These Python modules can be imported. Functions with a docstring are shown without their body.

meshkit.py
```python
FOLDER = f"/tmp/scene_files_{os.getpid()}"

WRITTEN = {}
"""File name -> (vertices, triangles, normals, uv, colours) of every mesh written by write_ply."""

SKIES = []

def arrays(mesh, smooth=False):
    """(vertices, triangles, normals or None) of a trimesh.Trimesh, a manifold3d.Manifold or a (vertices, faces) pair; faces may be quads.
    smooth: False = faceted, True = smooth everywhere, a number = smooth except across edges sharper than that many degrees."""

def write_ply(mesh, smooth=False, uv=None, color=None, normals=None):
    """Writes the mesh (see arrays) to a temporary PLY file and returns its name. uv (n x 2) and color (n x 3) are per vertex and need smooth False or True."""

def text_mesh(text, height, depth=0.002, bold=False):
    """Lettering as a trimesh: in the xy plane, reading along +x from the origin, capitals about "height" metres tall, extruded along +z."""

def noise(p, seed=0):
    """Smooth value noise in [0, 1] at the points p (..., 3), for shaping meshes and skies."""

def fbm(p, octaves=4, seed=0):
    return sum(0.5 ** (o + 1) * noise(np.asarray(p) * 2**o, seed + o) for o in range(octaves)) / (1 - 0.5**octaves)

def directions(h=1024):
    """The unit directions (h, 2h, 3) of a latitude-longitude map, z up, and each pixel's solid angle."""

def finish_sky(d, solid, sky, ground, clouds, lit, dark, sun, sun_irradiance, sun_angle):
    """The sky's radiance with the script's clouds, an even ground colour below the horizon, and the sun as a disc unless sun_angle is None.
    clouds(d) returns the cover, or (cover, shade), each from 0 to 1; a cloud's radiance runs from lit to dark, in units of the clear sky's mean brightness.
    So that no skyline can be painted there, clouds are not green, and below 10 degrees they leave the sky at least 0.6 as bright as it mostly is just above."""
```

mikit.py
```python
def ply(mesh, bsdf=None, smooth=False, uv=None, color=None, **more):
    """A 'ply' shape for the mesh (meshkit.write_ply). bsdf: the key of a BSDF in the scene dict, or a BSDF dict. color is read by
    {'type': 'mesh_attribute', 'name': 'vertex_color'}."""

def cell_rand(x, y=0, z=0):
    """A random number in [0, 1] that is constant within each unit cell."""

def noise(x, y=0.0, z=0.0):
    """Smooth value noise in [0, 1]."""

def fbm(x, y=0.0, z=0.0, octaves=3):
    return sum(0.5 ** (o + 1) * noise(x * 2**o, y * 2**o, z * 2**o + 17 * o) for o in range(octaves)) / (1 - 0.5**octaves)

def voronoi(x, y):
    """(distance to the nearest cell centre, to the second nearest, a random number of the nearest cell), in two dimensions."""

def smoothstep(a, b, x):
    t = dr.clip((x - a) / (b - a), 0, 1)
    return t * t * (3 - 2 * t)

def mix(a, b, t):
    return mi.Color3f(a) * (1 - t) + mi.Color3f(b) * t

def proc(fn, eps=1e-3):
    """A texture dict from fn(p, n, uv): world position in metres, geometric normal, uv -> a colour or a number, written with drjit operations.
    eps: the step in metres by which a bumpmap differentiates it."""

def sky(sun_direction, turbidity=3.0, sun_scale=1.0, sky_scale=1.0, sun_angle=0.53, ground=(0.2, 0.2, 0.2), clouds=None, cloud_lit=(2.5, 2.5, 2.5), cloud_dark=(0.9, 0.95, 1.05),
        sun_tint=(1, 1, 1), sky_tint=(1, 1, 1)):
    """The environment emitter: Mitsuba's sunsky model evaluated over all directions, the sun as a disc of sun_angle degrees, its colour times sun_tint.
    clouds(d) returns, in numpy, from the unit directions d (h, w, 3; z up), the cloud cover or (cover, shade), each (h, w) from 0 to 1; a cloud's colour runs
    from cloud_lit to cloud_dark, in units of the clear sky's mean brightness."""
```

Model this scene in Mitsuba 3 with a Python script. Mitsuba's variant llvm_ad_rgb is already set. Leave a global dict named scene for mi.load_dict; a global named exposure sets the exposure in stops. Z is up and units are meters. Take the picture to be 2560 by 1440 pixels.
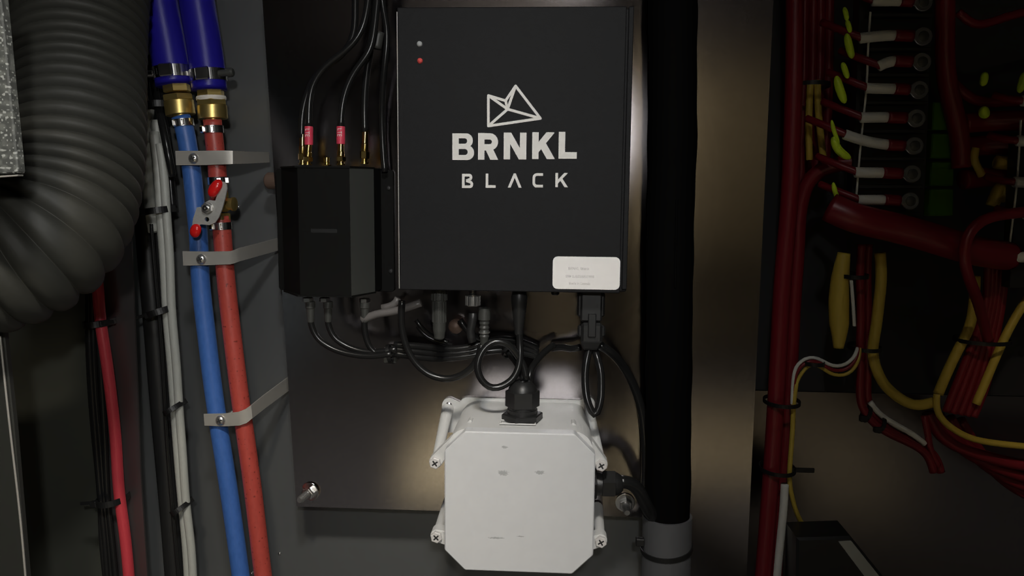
import math, random
import numpy as np, trimesh, shapely
import drjit as dr
import mitsuba as mi
import mikit, meshkit
from mikit import proc, noise, fbm, smoothstep, mix
from scipy.interpolate import CubicSpline
from shapely.geometry import Polygon, LineString, Point, box as sbox
from shapely.ops import unary_union
T = mi.ScalarTransform4f
scene, labels = {}, {}
rng = random.Random(7)

# ------------------------------------------------------------------ camera, lamps, exposure
exposure = 0.0
F, W, H = 2000.0, 2560, 1440
YAW, PITCH, ROLL = math.radians(3.4), math.radians(7.0), math.radians(0.5)
CAM = np.array([0.0, 0.0, 1.0])
fwd = np.array([-math.sin(YAW) * math.cos(PITCH), math.cos(YAW) * math.cos(PITCH), -math.sin(PITCH)])
right0 = np.array([math.cos(YAW), math.sin(YAW), 0.0])
up0 = np.cross(right0, fwd)
cup = up0 * math.cos(ROLL) - right0 * math.sin(ROLL)
cright = np.cross(fwd, cup)
scene['camera'] = {'type': 'perspective', 'fov_axis': 'x', 'fov': 2 * math.degrees(math.atan(W / 2 / F)), 'near_clip': 0.02, 'far_clip': 50.0,
                   'to_world': T().look_at(origin=CAM.tolist(), target=(CAM + fwd).tolist(), up=cup.tolist())}
LAMP_POS, LAMP_AIM, LAMP_R, LAMP_L = np.array([0.03, -0.10, 1.73]), np.array([-0.34, 0.92, 0.72]), 0.060, 206.0
LAMP_TINT = np.array([1.0, 1.0, 0.985])
CABIN_POS, CABIN_L = np.array([-0.05, -0.50, 2.10]), np.array([330.0, 295.0, 240.0])
LINTEL_Z, SHADE_POST_X, COAM_Y = 1.655, 0.061, 0.05
TORCH_POS, TORCH_L = np.array([0.03, -0.16, 1.15]), 800.0

# ------------------------------------------------------------------ helpers
def P(px, py, Y):
    """The point of the vertical plane y = Y that the photograph shows at (px, py)."""
    d = fwd + cright * (px - W / 2) / F - cup * (py - H / 2) / F
    return CAM + d * (Y / d[1])

def S(Y): return Y / F                                  # metres per pixel of the photograph at that depth

def numbered(name):
    k, n = name, 0
    while k in scene or k in labels or any(q.startswith(k + '__') for q in scene):
        n += 1; k = f'{name}_{n:03d}'
    return k

def thing(name, label, cat, group=None):
    k = numbered(name); labels[k] = {'label': label, 'category': cat}
    if group: labels[k]['group'] = group
    return k

def part(t, name, mesh, m, smooth=False, label=None, uv=None, kind=None, **more):
    k = numbered(t + '__' + name)
    scene[k] = mikit.ply(mesh, m, smooth, uv=uv, **more)
    if label: labels.setdefault(k, {})['label'] = label
    if kind: labels.setdefault(k, {})['kind'] = kind
    return k

def solo(name, mesh, m, label, cat, smooth=False, group=None, **more):
    k = numbered(name); scene[k] = mikit.ply(mesh, m, smooth, **more)
    labels[k] = {'label': label, 'category': cat}
    if group: labels[k]['group'] = group
    return k

def struct(name, mesh, m, label, smooth=False, uv=None):
    scene[name] = mikit.ply(mesh, m, smooth, uv=uv); labels[name] = {'label': label, 'category': name.split('_')[0], 'kind': 'structure'}

def frame(o, x, y, z):
    M = np.eye(4); M[:3, 0], M[:3, 1], M[:3, 2], M[:3, 3] = x, y, z, o
    return M

def unit(v): v = np.asarray(v, float); return v / np.linalg.norm(v)

def basis(axis, hint=(0, -1, 0)):
    z = unit(axis); x = np.cross(hint, z)
    if np.linalg.norm(x) < 1e-3: x = np.cross((1, 0, 0), z)
    x = unit(x); return x, np.cross(z, x), z

def spline(pts, n):
    pts = np.asarray(pts, float)
    s = np.r_[0, np.cumsum(np.linalg.norm(np.diff(pts, axis=0), axis=1))]
    t = np.linspace(0, s[-1], n)
    if len(pts) < 3: return np.array([np.interp(t, s, pts[:, k]) for k in range(3)]).T
    return CubicSpline(s, pts, bc_type='natural')(t)

def path(pp, Y=None, n=None):
    """pp: (px, py) or (px, py, Y) rows."""
    w = [P(q[0], q[1], q[2] if len(q) > 2 else Y) for q in pp]
    L = sum(np.linalg.norm(np.diff(np.array(w), axis=0), axis=1))
    return spline(w, n or max(6, int(L / 0.005)))

def sweep(c, r, sides=14, flat=(1.0, 1.0), caps=True):
    c = np.asarray(c, float); n = len(c); r = np.broadcast_to(np.asarray(r, float), (n,))
    t = np.gradient(c, axis=0); t /= np.linalg.norm(t, axis=1, keepdims=True)
    x, y, _ = basis(t[0]); rings = []
    a = np.arange(sides) * 2 * np.pi / sides
    for i in range(n):
        x = unit(x - t[i] * (x @ t[i])); y = np.cross(t[i], x)
        rings.append(c[i] + r[i] * (np.outer(np.cos(a) * flat[0], x) + np.outer(np.sin(a) * flat[1], y)))
    v = np.vstack(rings); i = np.arange(sides); j = (i + 1) % sides; f = []
    for k in range(n - 1):
        b = k * sides
        f.append(np.c_[b + i, b + j, b + sides + j]); f.append(np.c_[b + i, b + sides + j, b + sides + i])
    f = np.vstack(f)
    if caps:
        v = np.vstack([v, c[0], c[-1]]); m = n * sides
        f = np.vstack([f, np.c_[i * 0 + m, j, i], np.c_[i * 0 + m + 1, (n - 1) * sides + i, (n - 1) * sides + j]])
    return trimesh.Trimesh(v, f, process=False)

def wire(pp, Y, rpx, sides=12, **k):
    c = path(pp, Y); return sweep(c, rpx * S(np.mean(c[:, 1])), sides, **k)

def lathe(o, axis, prof, sides=32, hint=(0, -1, 0)):
    """prof: (distance along axis, radius) rows."""
    x, y, z = basis(axis, hint); a = np.arange(sides) * 2 * np.pi / sides
    ring = np.outer(np.cos(a), x) + np.outer(np.sin(a), y)
    v = np.vstack([o + z * h + ring * max(r, 1e-6) for h, r in prof]); i = np.arange(sides); j = (i + 1) % sides; f = []
    for k in range(len(prof) - 1):
        b = k * sides
        f += [np.c_[b + i, b + j, b + sides + j], np.c_[b + i, b + sides + j, b + sides + i]]
    v = np.vstack([v, o + z * prof[0][0], o + z * prof[-1][0]]); m = len(prof) * sides
    f += [np.c_[i * 0 + m, j, i], np.c_[i * 0 + m + 1, m - sides + i, m - sides + j]]
    return trimesh.Trimesh(v, np.vstack(f), process=False)

def hexnut(o, axis, R, h, hint=(0, -1, 0), c=0.12, sides=6, turn=0.0):
    x, y, z = basis(axis, hint)
    ca, sa = math.cos(turn), math.sin(turn)
    m = lathe(np.zeros(3), (0, 0, 1), [(0, R * (1 - c)), (R * c * .6, R), (h - R * c * .6, R), (h, R * (1 - c))], sides, (0, -1, 0))
    m.apply_transform(frame(o, x * ca + y * sa, y * ca - x * sa, z)); return m

def ring(o, axis, a, b, w, th, adir, sides=40):
    """An elliptic band about axis, half axes a (along adir) and b, w wide and th thick."""
    z = unit(axis); x = unit(adir - z * (np.asarray(adir) @ z)); y = np.cross(z, x)
    t = np.arange(sides) * 2 * np.pi / sides; v = []
    for q, h in ((0, -w / 2), (th, -w / 2), (th, w / 2), (0, w / 2)):
        v.append(o + np.outer(np.cos(t) * (a + q), x) + np.outer(np.sin(t) * (b + q), y) + z * h)
    v = np.vstack(v); i = np.arange(sides); j = (i + 1) % sides; f = []
    for k in range(4):
        p, q = k * sides, ((k + 1) % 4) * sides
        f += [np.c_[p + i, p + j, q + j], np.c_[p + i, q + j, q + i]]
    m = trimesh.Trimesh(v, np.vstack(f), process=False); m.fix_normals(); return m

def hull(pts): return trimesh.convex.convex_hull(np.asarray(pts, float))

def chbox(lo, hi, c=0.001):
    lo, hi = np.minimum(lo, hi), np.maximum(lo, hi); p = []
    for sx in (0, 1):
        for sy in (0, 1):
            for sz in (0, 1):
                q = np.where([sx, sy, sz], hi, lo); d = np.where([sx, sy, sz], -c, c)
                p += [q + d * [0, 1, 1], q + d * [1, 0, 1], q + d * [1, 1, 0]]
    return hull(p)

def obox(o, x, y, z, size, c=0.0008):
    m = chbox(-np.array(size) / 2, np.array(size) / 2, c); m.apply_transform(frame(o, x, y, z)); return m

def extrude(poly, Y, depth, c=0.0):
    """An (x, z) polygon as a solid from its front at y = Y back to Y + depth; c chamfers the front."""
    gs = getattr(poly, 'geoms', [poly]); out = []
    for g in gs:
        if g.area < 1e-10: continue
        m = trimesh.creation.extrude_polygon(g, depth - c, engine='earcut')
        m.apply_transform(frame([0, Y + depth, 0], [1, 0, 0], [0, 0, 1], [0, -1, 0])); out.append(m)
        if c > 0:
            a = shapely.geometry.polygon.orient(g); b = np.array(a.exterior.coords)[:-1]
            n = len(b); e = unit_rows(np.roll(b, -1, 0) - b); nrm = np.c_[-e[:, 1], e[:, 0]]
            mit = nrm + np.roll(nrm, 1, 0); mit /= np.maximum((mit * nrm).sum(1, keepdims=True), .3)
            ins = b + mit * c
            v = np.vstack([np.c_[b[:, 0], np.full(n, Y + c), b[:, 1]], np.c_[ins[:, 0], np.full(n, Y), ins[:, 1]]])
            i = np.arange(n); j = (i + 1) % n
            f = np.vstack([np.c_[i, j, n + j], np.c_[i, n + j, n + i]])
            out.append(trimesh.Trimesh(v, f, process=False))
            v2, f2 = trimesh.creation.triangulate_polygon(Polygon(ins), engine='earcut')
            out.append(trimesh.Trimesh(np.c_[v2[:, 0], np.full(len(v2), Y), v2[:, 1]], f2, process=False))
    return trimesh.util.concatenate(out)

def unit_rows(a): return a / np.maximum(np.linalg.norm(a, axis=1, keepdims=True), 1e-12)

def pxpoly(pts, Y): return Polygon([(lambda q: (q[0], q[2]))(P(x, y, Y)) for x, y in pts])

def rrect(x0, z0, x1, z1, r): return sbox(x0 + r, z0 + r, x1 - r, z1 - r).buffer(r, 6)

cat = trimesh.util.concatenate

# ------------------------------------------------------------------ materials
def rgb(c): return {'type': 'rgb', 'value': list(map(float, c))}
def mat(name, col, rough=0.5, metallic=0.0, spec=0.5, **k):
    scene[name] = {'type': 'twosided', 'b': {'type': 'principled', 'base_color': col if isinstance(col, dict) else rgb(col), 'roughness': rough, 'metallic': metallic, 'specular': spec, **k}}
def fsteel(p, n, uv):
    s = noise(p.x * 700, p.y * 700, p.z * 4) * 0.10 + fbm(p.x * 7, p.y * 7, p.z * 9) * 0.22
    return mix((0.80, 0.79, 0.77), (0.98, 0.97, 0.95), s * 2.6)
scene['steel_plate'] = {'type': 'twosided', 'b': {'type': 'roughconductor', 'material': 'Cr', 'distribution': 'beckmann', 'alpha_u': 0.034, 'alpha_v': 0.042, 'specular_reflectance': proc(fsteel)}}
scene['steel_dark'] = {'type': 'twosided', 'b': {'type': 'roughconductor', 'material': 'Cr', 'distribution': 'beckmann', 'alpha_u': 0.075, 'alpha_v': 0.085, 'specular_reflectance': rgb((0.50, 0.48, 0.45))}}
mat('steel_brown', (0.24, 0.21, 0.21), 0.30, 0.85)
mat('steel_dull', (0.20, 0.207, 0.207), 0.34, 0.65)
mat('strap_steel', (0.48, 0.46, 0.42), 0.45, 0.55)
mat('chrome', (0.85, 0.84, 0.82), 0.22, 1.0)
mat('bright_steel', (0.66, 0.65, 0.63), 0.28, 0.9)
def fhandle(p, n, uv): return mix((0.50, 0.49, 0.46), (0.62, 0.61, 0.58), fbm(p.x * 260, p.y * 260, p.z * 260))
mat('valve_plate', proc(fhandle), 0.42, 0.55)
mat('brass', (0.66, 0.49, 0.17), 0.36, 0.9)
mat('gold', (0.85, 0.60, 0.20), 0.20, 1.0)
mat('silicone_blue', (0.016, 0.012, 0.25), 0.34, 0.0, 0.35)
def fblue(p, n, uv): return mix((0.034, 0.105, 0.34), (0.052, 0.14, 0.42), fbm(p.x * 300, p.y * 300, p.z * 120))
def fred(p, n, uv):
    k = fbm(p.x * 300, p.y * 300, p.z * 120); s = smoothstep(0.80, 0.90, noise(p.x * 420, p.y * 420, p.z * 330))
    return mix(mix((0.36, 0.050, 0.038), (0.44, 0.066, 0.050), k), (0.14, 0.02, 0.015), s * 0.7)
mat('pex_blue', proc(fblue), 0.42)
mat('pex_red', proc(fred), 0.42)
mat('cable_red', (0.50, 0.045, 0.060), 0.32)
mat('wire_red', (0.17, 0.008, 0.015), 0.38)
mat('wire_yellow', (0.50, 0.36, 0.055), 0.42)
mat('wire_lit_green', (0.62, 0.86, 0.035), 0.40)  # yellow insulation with green indicator light put into its colour
mat('wire_white', (0.66, 0.65, 0.60), 0.5)
mat('sleeve_grey', (0.13, 0.12, 0.115), 0.35)
mat('cable_grey', (0.38, 0.385, 0.35), 0.45)
mat('cable_black', (0.011, 0.011, 0.011), 0.24, 0.0, 0.42)
mat('plastic_black', (0.016, 0.016, 0.016), 0.40)
mat('plastic_dark', (0.045, 0.046, 0.042), 0.45)
mat('tie_black', (0.008, 0.008, 0.008), 0.45)
mat('rubber_black', (0.030, 0.030, 0.025), 0.6, 0.0, 0.35)
mat('lagging_black', (0.0022, 0.0022, 0.0022), 0.8, 0.0, 0.04)
mat('pvc_grey', (0.075, 0.076, 0.08), 0.5)
def fpowder(p, n, uv):
    return mix((0.0105, 0.0105, 0.0112), (0.0150, 0.0150, 0.0158), noise(p.x * 1500, p.y * 1500, p.z * 1500))
mat('powder_black', proc(fpowder), 0.62, 0.0, 0.16)
mat('die_cast_black', (0.0055, 0.0055, 0.005), 0.65, 0.0, 0.12)
mat('die_cast_lit', (0.055, 0.057, 0.052), 0.5, 0.0, 0.4)  # the black casting again, with the light on its right slope in the colour
mat('print_white', (0.80, 0.77, 0.71), 0.6)
mat('sticker', (0.93, 0.905, 0.86), 0.45)
mat('print_grey', (0.42, 0.39, 0.38), 0.6)
mat('tag_red', (0.68, 0.055, 0.10), 0.45)
def flid(p, n, uv):
    c = mix((0.60, 0.61, 0.62), (0.66, 0.665, 0.665), fbm(p.x * 14, p.y * 14, p.z * 14))
    s = mi.Float(0)
    for (x, z, a, b) in SMUDGES:
        d = dr.sqrt(dr.square((p.x - x) / a) + dr.square((p.z - z) / b)) + 0.6 * (noise(p.x * 900, p.y * 900, p.z * 900) - 0.5)
        s = dr.maximum(s, 1 - smoothstep(0.55, 1.1, d))
    return mix(c, (0.33, 0.34, 0.34), s * 0.75)
SMUDGES = [(*P(x, y, .83)[[0, 2]], a * S(.83), b * S(.83)) for x, y, a, b in ((1262, 1118, 9, 4), (1258, 1182, 14, 8), (1350, 1181, 13, 6), (1240, 1345, 22, 3), (1302, 1341, 10, 2))]
mat('lid_grey', proc(flid), 0.42)
mat('box_grey', (0.60, 0.60, 0.585), 0.5, 0.0, 0.35)
mat('screw_grey', (0.60, 0.58, 0.56), 0.4)
mat('slot_dark', (0.02, 0.02, 0.02), 0.7)
def fspeck(p, n, uv):
    a = smoothstep(0.66, 0.86, noise(p.x * 700, p.y * 700, p.z * 560)); b = smoothstep(0.4, 0.8, noise(p.x * 260 + 9, p.y * 260, p.z * 240))
    return mix(mix((0.055, 0.058, 0.054), (0.11, 0.115, 0.105), b), (0.33, 0.34, 0.32), a * 0.8)
mat('speckled', proc(fspeck), 0.6)
mat('panel_olive', (0.055, 0.057, 0.046), 0.7, 0.0, 0.2)
mat('panel_dark', (0.030, 0.031, 0.027), 0.5, 0.2)
mat('green_plastic', (0.055, 0.16, 0.012), 0.35)
mat('tape_white', (0.72, 0.68, 0.60), 0.6)
mat('led_clear', (0.45, 0.46, 0.45), 0.15)
mat('copper', (0.16, 0.105, 0.08), 0.5, 0.3)
def fwood(p, n, uv): return mix((0.54, 0.48, 0.31), (0.72, 0.65, 0.44), fbm(p.x * 30, p.y * 4, p.z * 3))
def fwood2(p, n, uv): return mix((0.15, 0.128, 0.075), (0.22, 0.19, 0.12), fbm(p.x * 30, p.y * 4, p.z * 9))
mat('dark_wood', proc(fwood2), 0.5)
mat('cabin_wood', proc(fwood), 0.5)
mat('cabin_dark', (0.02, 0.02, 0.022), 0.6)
mat('cabin_grey', (0.26, 0.34, 0.42), 0.6)
mat('cabin_door', (0.10, 0.105, 0.11), 0.6)
mat('bay_paint', (0.035, 0.036, 0.038), 0.6)
mat('lamp_shell', (0.03, 0.03, 0.03), 0.5)

# ------------------------------------------------------------------ the setting
YW, YP = 1.04, 0.97                      # back wall, mounting plate
def quad_uv(v, f): return trimesh.Trimesh(v, f, process=False)
def panel(lo, hi):
    """A thin box with uv along x and z, so that the brushing has a direction."""
    m = trimesh.creation.box(bounds=[lo, hi]); m.unmerge_vertices()
    return m, np.c_[m.vertices[:, 0] + m.vertices[:, 1], m.vertices[:, 2]]
xR = P(1900, 720, YW)[0]
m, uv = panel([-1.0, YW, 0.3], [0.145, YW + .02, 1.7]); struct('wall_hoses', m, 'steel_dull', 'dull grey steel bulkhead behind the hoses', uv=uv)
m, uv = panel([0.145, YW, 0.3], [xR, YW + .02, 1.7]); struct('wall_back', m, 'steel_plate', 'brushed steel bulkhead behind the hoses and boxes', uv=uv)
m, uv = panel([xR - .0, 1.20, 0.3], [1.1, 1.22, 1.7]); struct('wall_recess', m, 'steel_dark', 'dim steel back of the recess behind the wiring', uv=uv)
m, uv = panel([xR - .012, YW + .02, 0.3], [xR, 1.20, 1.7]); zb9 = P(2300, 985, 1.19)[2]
struct('trim_5', chbox([xR, 1.185, zb9], [1.1, 1.195, 1.70], .002), 'cabin_dark', 'added black sheet darkening the upper recess wall')  # added sheet that stands in for the darkness of the upper recess
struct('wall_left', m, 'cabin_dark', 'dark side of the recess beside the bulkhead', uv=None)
struct('wall_right', trimesh.creation.box(bounds=[[1.1, .3, .3], [1.12, 1.22, 1.7]]), 'bay_paint', 'dark side of the locker')
struct('wall_side', extrude(pxpoly([(-400, 560), (214, 560), (232, 900), (262, 1500), (-400, 1500)], 1.0), 1.0, .01), 'panel_olive', 'matte dark olive board at the lower left')
struct('floor', trimesh.creation.box(bounds=[[-2.0, -1.3, .26], [2.0, 1.22, .30]]), 'bay_paint', 'dark floor of the passage and the locker')
t = thing('deck_board', 'pale wooden deck board on the floor before the hatch, plus an added reflecting board inside the locker', 'board')
part(t, 'board', chbox([-.36, -.34, .30], [.24, .22, .318], .003), 'cabin_wood')
part(t, 'board', chbox([.245, -.34, .30], [.80, .22, .318], .003), 'dark_wood')
part(t, 'board', chbox([.64, .36, .30], [.80, .56, .318], .003), 'cabin_wood')  # unseen board, added to reflect a warm patch into the recess wall
struct('ceiling', trimesh.creation.box(bounds=[[-1.0, COAM_Y + .035, LINTEL_Z + .14], [1.12, 1.22, LINTEL_Z + .16]]), 'bay_paint', 'dark top of the locker')
struct('trim_3', chbox([-2.0, -1.26, 1.46], [2.0, -.98, 2.3], .003), 'cabin_dark', 'dark overhead locker across the passage')
struct('trim_1', chbox([-1.0, COAM_Y, LINTEL_Z], [1.12, COAM_Y + .03, LINTEL_Z + .14], .002), 'bay_paint', 'dark upper rim of the hatch opening')
struct('blocker_6', chbox([.047, COAM_Y, 1.622], [.175, COAM_Y + .03, LINTEL_Z], .002), 'bay_paint', 'added dark block shading the upper right wires')  # unseen block, added so the work lamp misses the upper right wires
struct('blocker_4', chbox([-.60, COAM_Y, 1.608], [-.035, COAM_Y + .03, LINTEL_Z], .002), 'bay_paint', 'added dark block shading the upper left hoses')  # unseen block, added to dim the work lamp on the upper left
struct('blocker_2', chbox([SHADE_POST_X, COAM_Y, .30], [.175, COAM_Y + .02, LINTEL_Z], .002), 'bay_paint', 'added dark post shading the wiring on the right')  # unseen post, added to keep lamp light off the right side
struct('wall_opposite', trimesh.creation.box(bounds=[[-2.0, -1.32, .26], [2.0, -1.3, 2.3]]), 'cabin_grey', 'grey wall across the passage')
struct('door_1', chbox([-1.02, -1.298, .32], [-.08, -1.27, 2.2], .003), 'cabin_door', 'dark grey door across the passage')
t = thing('wooden_locker', 'warm wooden locker across the passage behind the viewer', 'cabinet')
for (x0, x1, z0, z1) in ((-.05, .42, .99, 1.42), (.46, .95, .99, 1.42), (-.05, .42, .78, .97), (.46, .95, .78, .97), (-.05, .42, .47, .57), (.46, .95, .47, .57)):
    part(t, 'panel', chbox([x0, -.92, z0], [x1, -.90, z1], .003), 'cabin_wood' if x0 < .2 else 'dark_wood')
part(t, 'body', trimesh.creation.box(bounds=[[-.38, -1.29, .30], [.98, -.93, 1.45]]), 'cabin_dark')

aim = unit(LAMP_AIM - LAMP_POS)
t = thing('work_lamp', 'black round work lamp shining into the locker', 'lamp')
part(t, 'shell', lathe(LAMP_POS - aim * .06, aim, [(0, .02), (.01, .035), (.045, LAMP_R + .006), (.075, LAMP_R + .007), (.075, LAMP_R + .003), (.058, LAMP_R + .002), (.056, .001)]), 'lamp_shell', 30)
part(t, 'lens', lathe(LAMP_POS, aim, [(0.0, LAMP_R), (.001, LAMP_R), (.001, .0001)]), 'lamp_shell', False, emitter={'type': 'area', 'radiance': rgb(LAMP_TINT * LAMP_L)})
ta = unit(np.array([-0.32, 1.0, -0.15]))
t = thing('torch', 'small pocket torch beside the viewer', 'torch')
part(t, 'tube', lathe(TORCH_POS - ta * .09, ta, [(0, .014), (.002, .015), (.06, .015), (.072, .022), (.089, .022), (.0895, .0195), (.088, .0005)], 24), 'lamp_shell', 30)
part(t, 'lens', lathe(TORCH_POS, ta, [(0.0, .0185), (.0004, .0185), (.0004, .0001)], 20), 'lamp_shell', False, emitter={'type': 'area', 'radiance': rgb(LAMP_TINT * TORCH_L)})
t = thing('cabin_light', 'warm round ceiling light in the passage', 'lamp')
part(t, 'rim', lathe(CABIN_POS + [0, 0, .03], (0, 0, -1), [(0, .10), (.02, .11), (.04, .11), (.04, .095), (.035, .09), (.025, .001)]), 'lamp_shell', 30)
part(t, 'lens', lathe(CABIN_POS, (0, 0, -1), [(0, .085), (.002, .085), (.002, .0001)]), 'lamp_shell', False, emitter={'type': 'area', 'radiance': rgb(CABIN_L)})

# ------------------------------------------------------------------ mounting plate and its fixings
pl = pxpoly([(652, -60), (741, 1266), (1640, 1294), (1665, -60)], YP)
m = extrude(pl, YP, .003); m.unmerge_vertices()
k = thing('mounting_plate', 'large brushed steel plate behind the two black boxes', 'panel')
scene[k] = mikit.ply(m, 'steel_plate', False, uv=np.c_[m.vertices[:, 0] + m.vertices[:, 1], m.vertices[:, 2]])

def stud_nut(px, py, label, d=(0, -1, 0), r=.0085, L=.020):
    t = thing('stud_nut', label, 'nut'); o = P(px, py, YP - .0005); d = unit(d)
    part(t, 'washer', lathe(o, d, [(0, r * 1.45), (.0012, r * 1.45), (.0016, r * 1.35)], 28), 'chrome', 30)
    part(t, 'nut', hexnut(o + d * .0016, d, r, .0075, turn=.3), 'chrome')
    prof = [(-.06, r * .55), (0.006, r * .55)] + [(.006 + .0012 * q, r * (.50 if q % 2 else .56)) for q in range(int(L / .0012))] + [(.006 + L, r * .40)]
    part(t, 'stud', lathe(o, d, prof, 18), 'bright_steel', 20)
stud_nut(776, 1228, 'shiny nut on a stud at the lower left corner of the steel plate', d=(-.25, -1, -.1))
stud_nut(1563, 1256, 'shiny hex nut on a stud right of the grey junction box', d=(.02, -1, -.12))

def small_screw(px, py, Y, rpx, label, m='chrome', group=None, cross=True):
    t = thing('screw', label, 'screw', group); r = rpx * S(Y); o = P(px, py, Y)
    part(t, 'head', lathe(o, (0, -1, 0), [(-.004, r * .5), (0, r * .5), (0, r), (r * .35, r * .92), (r * .6, r * .65), (r * .72, r * .25), (r * .74, .0001)], 24), m, 40)
    if cross:
        a = rng.random()
        for q in (0, 1):
            x = np.array([math.cos(a + q * 1.5708), 0, math.sin(a + q * 1.5708)]); z = np.cross(x, (0, -1, 0))
            part(t, 'slot', obox(o + [0, -r * .66, 0], x, np.array([0, -1.0, 0]), z, (r * 1.0, r * .22, r * .22), r * .03), 'slot_dark')
small_screw(596, 517, YW, 5, 'tiny bright screw on the wall right of the ball valve', cross=False)
small_screw(699, 1384, YW, 4.5, 'tiny bright screw low on the wall right of the red hose', cross=False)
small_screw(629, 1434, .96, 4, 'tiny bright screw at the bottom edge between the blue and red hoses', cross=False)
solo('spacer', cat([lathe(P(690, 452, YP + .02), (1, -.25, 0), [(-.012, .009), (-.01, .0105), (.008, .0105), (.009, .007), (.016, .007), (.017, .004)], 20)]), 'copper', 'small brown spacer at the plate edge left of the small black box', 'spacer', 30)

# ------------------------------------------------------------------ large black control box with its print
YF = 0.86
xa, xb = P(996, 377, YF)[0], P(1576, 377, YF)[0]
za, zb = P(1288, 729, YF)[2], P(1284, 17, YF)[2]
t = thing('control_box', 'large matte black control box with white print on its cover', 'control box')
xi0, xi1 = xa + .004, xb - .0075
part(t, 'body', chbox([xa + .002, YF + .006, za + .001], [xb, YP - .001, zb - .001], .0012), 'powder_black')
lid = extrude(rrect(xa, za, xi1, zb, .001), YF, .0055, .0009)
part(t, 'cover', lid, 'powder_black')
part(t, 'rim', chbox([xi1 + .0022, YF + .001, za + .004], [xb, YF + .008, zb], .0008), 'powder_black')
k = part(t, 'lit_left_edge', chbox([xa - .0012, YF + .0012, za + .001], [xa + .0012, YF + .02, zb - .004], .0004), 'strap_steel')  # pale strip paints the light along the left edge of the black cover
def led(px, py, m, label):
    o = P(px, py, YF); r = 7 * S(YF)
    k = part(t, 'led', lathe(o, (0, -1, 0), [(0, r), (r * .5, r * .92), (r * .85, r * .6), (r * 1.0, r * .2), (r * 1.01, .0001)], 20), m, True, label)
mat('led_red', (0.75, 0.10, 0.09), 0.2)
led(1049, 110, 'led_clear', 'unlit clear indicator')
led(1050, 152, 'led_red', 'red indicator')
def arc(cx, cy, rx, ry, a0, a1, n=10): return [(cx + rx * math.cos(math.radians(a)), cy + ry * math.sin(math.radians(a))) for a in np.linspace(a0, a1, n)]
def stroke(pts, th, cap='flat'): return LineString(pts).buffer(th / 2, cap_style=cap, join_style='mitre', mitre_limit=3)
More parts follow.
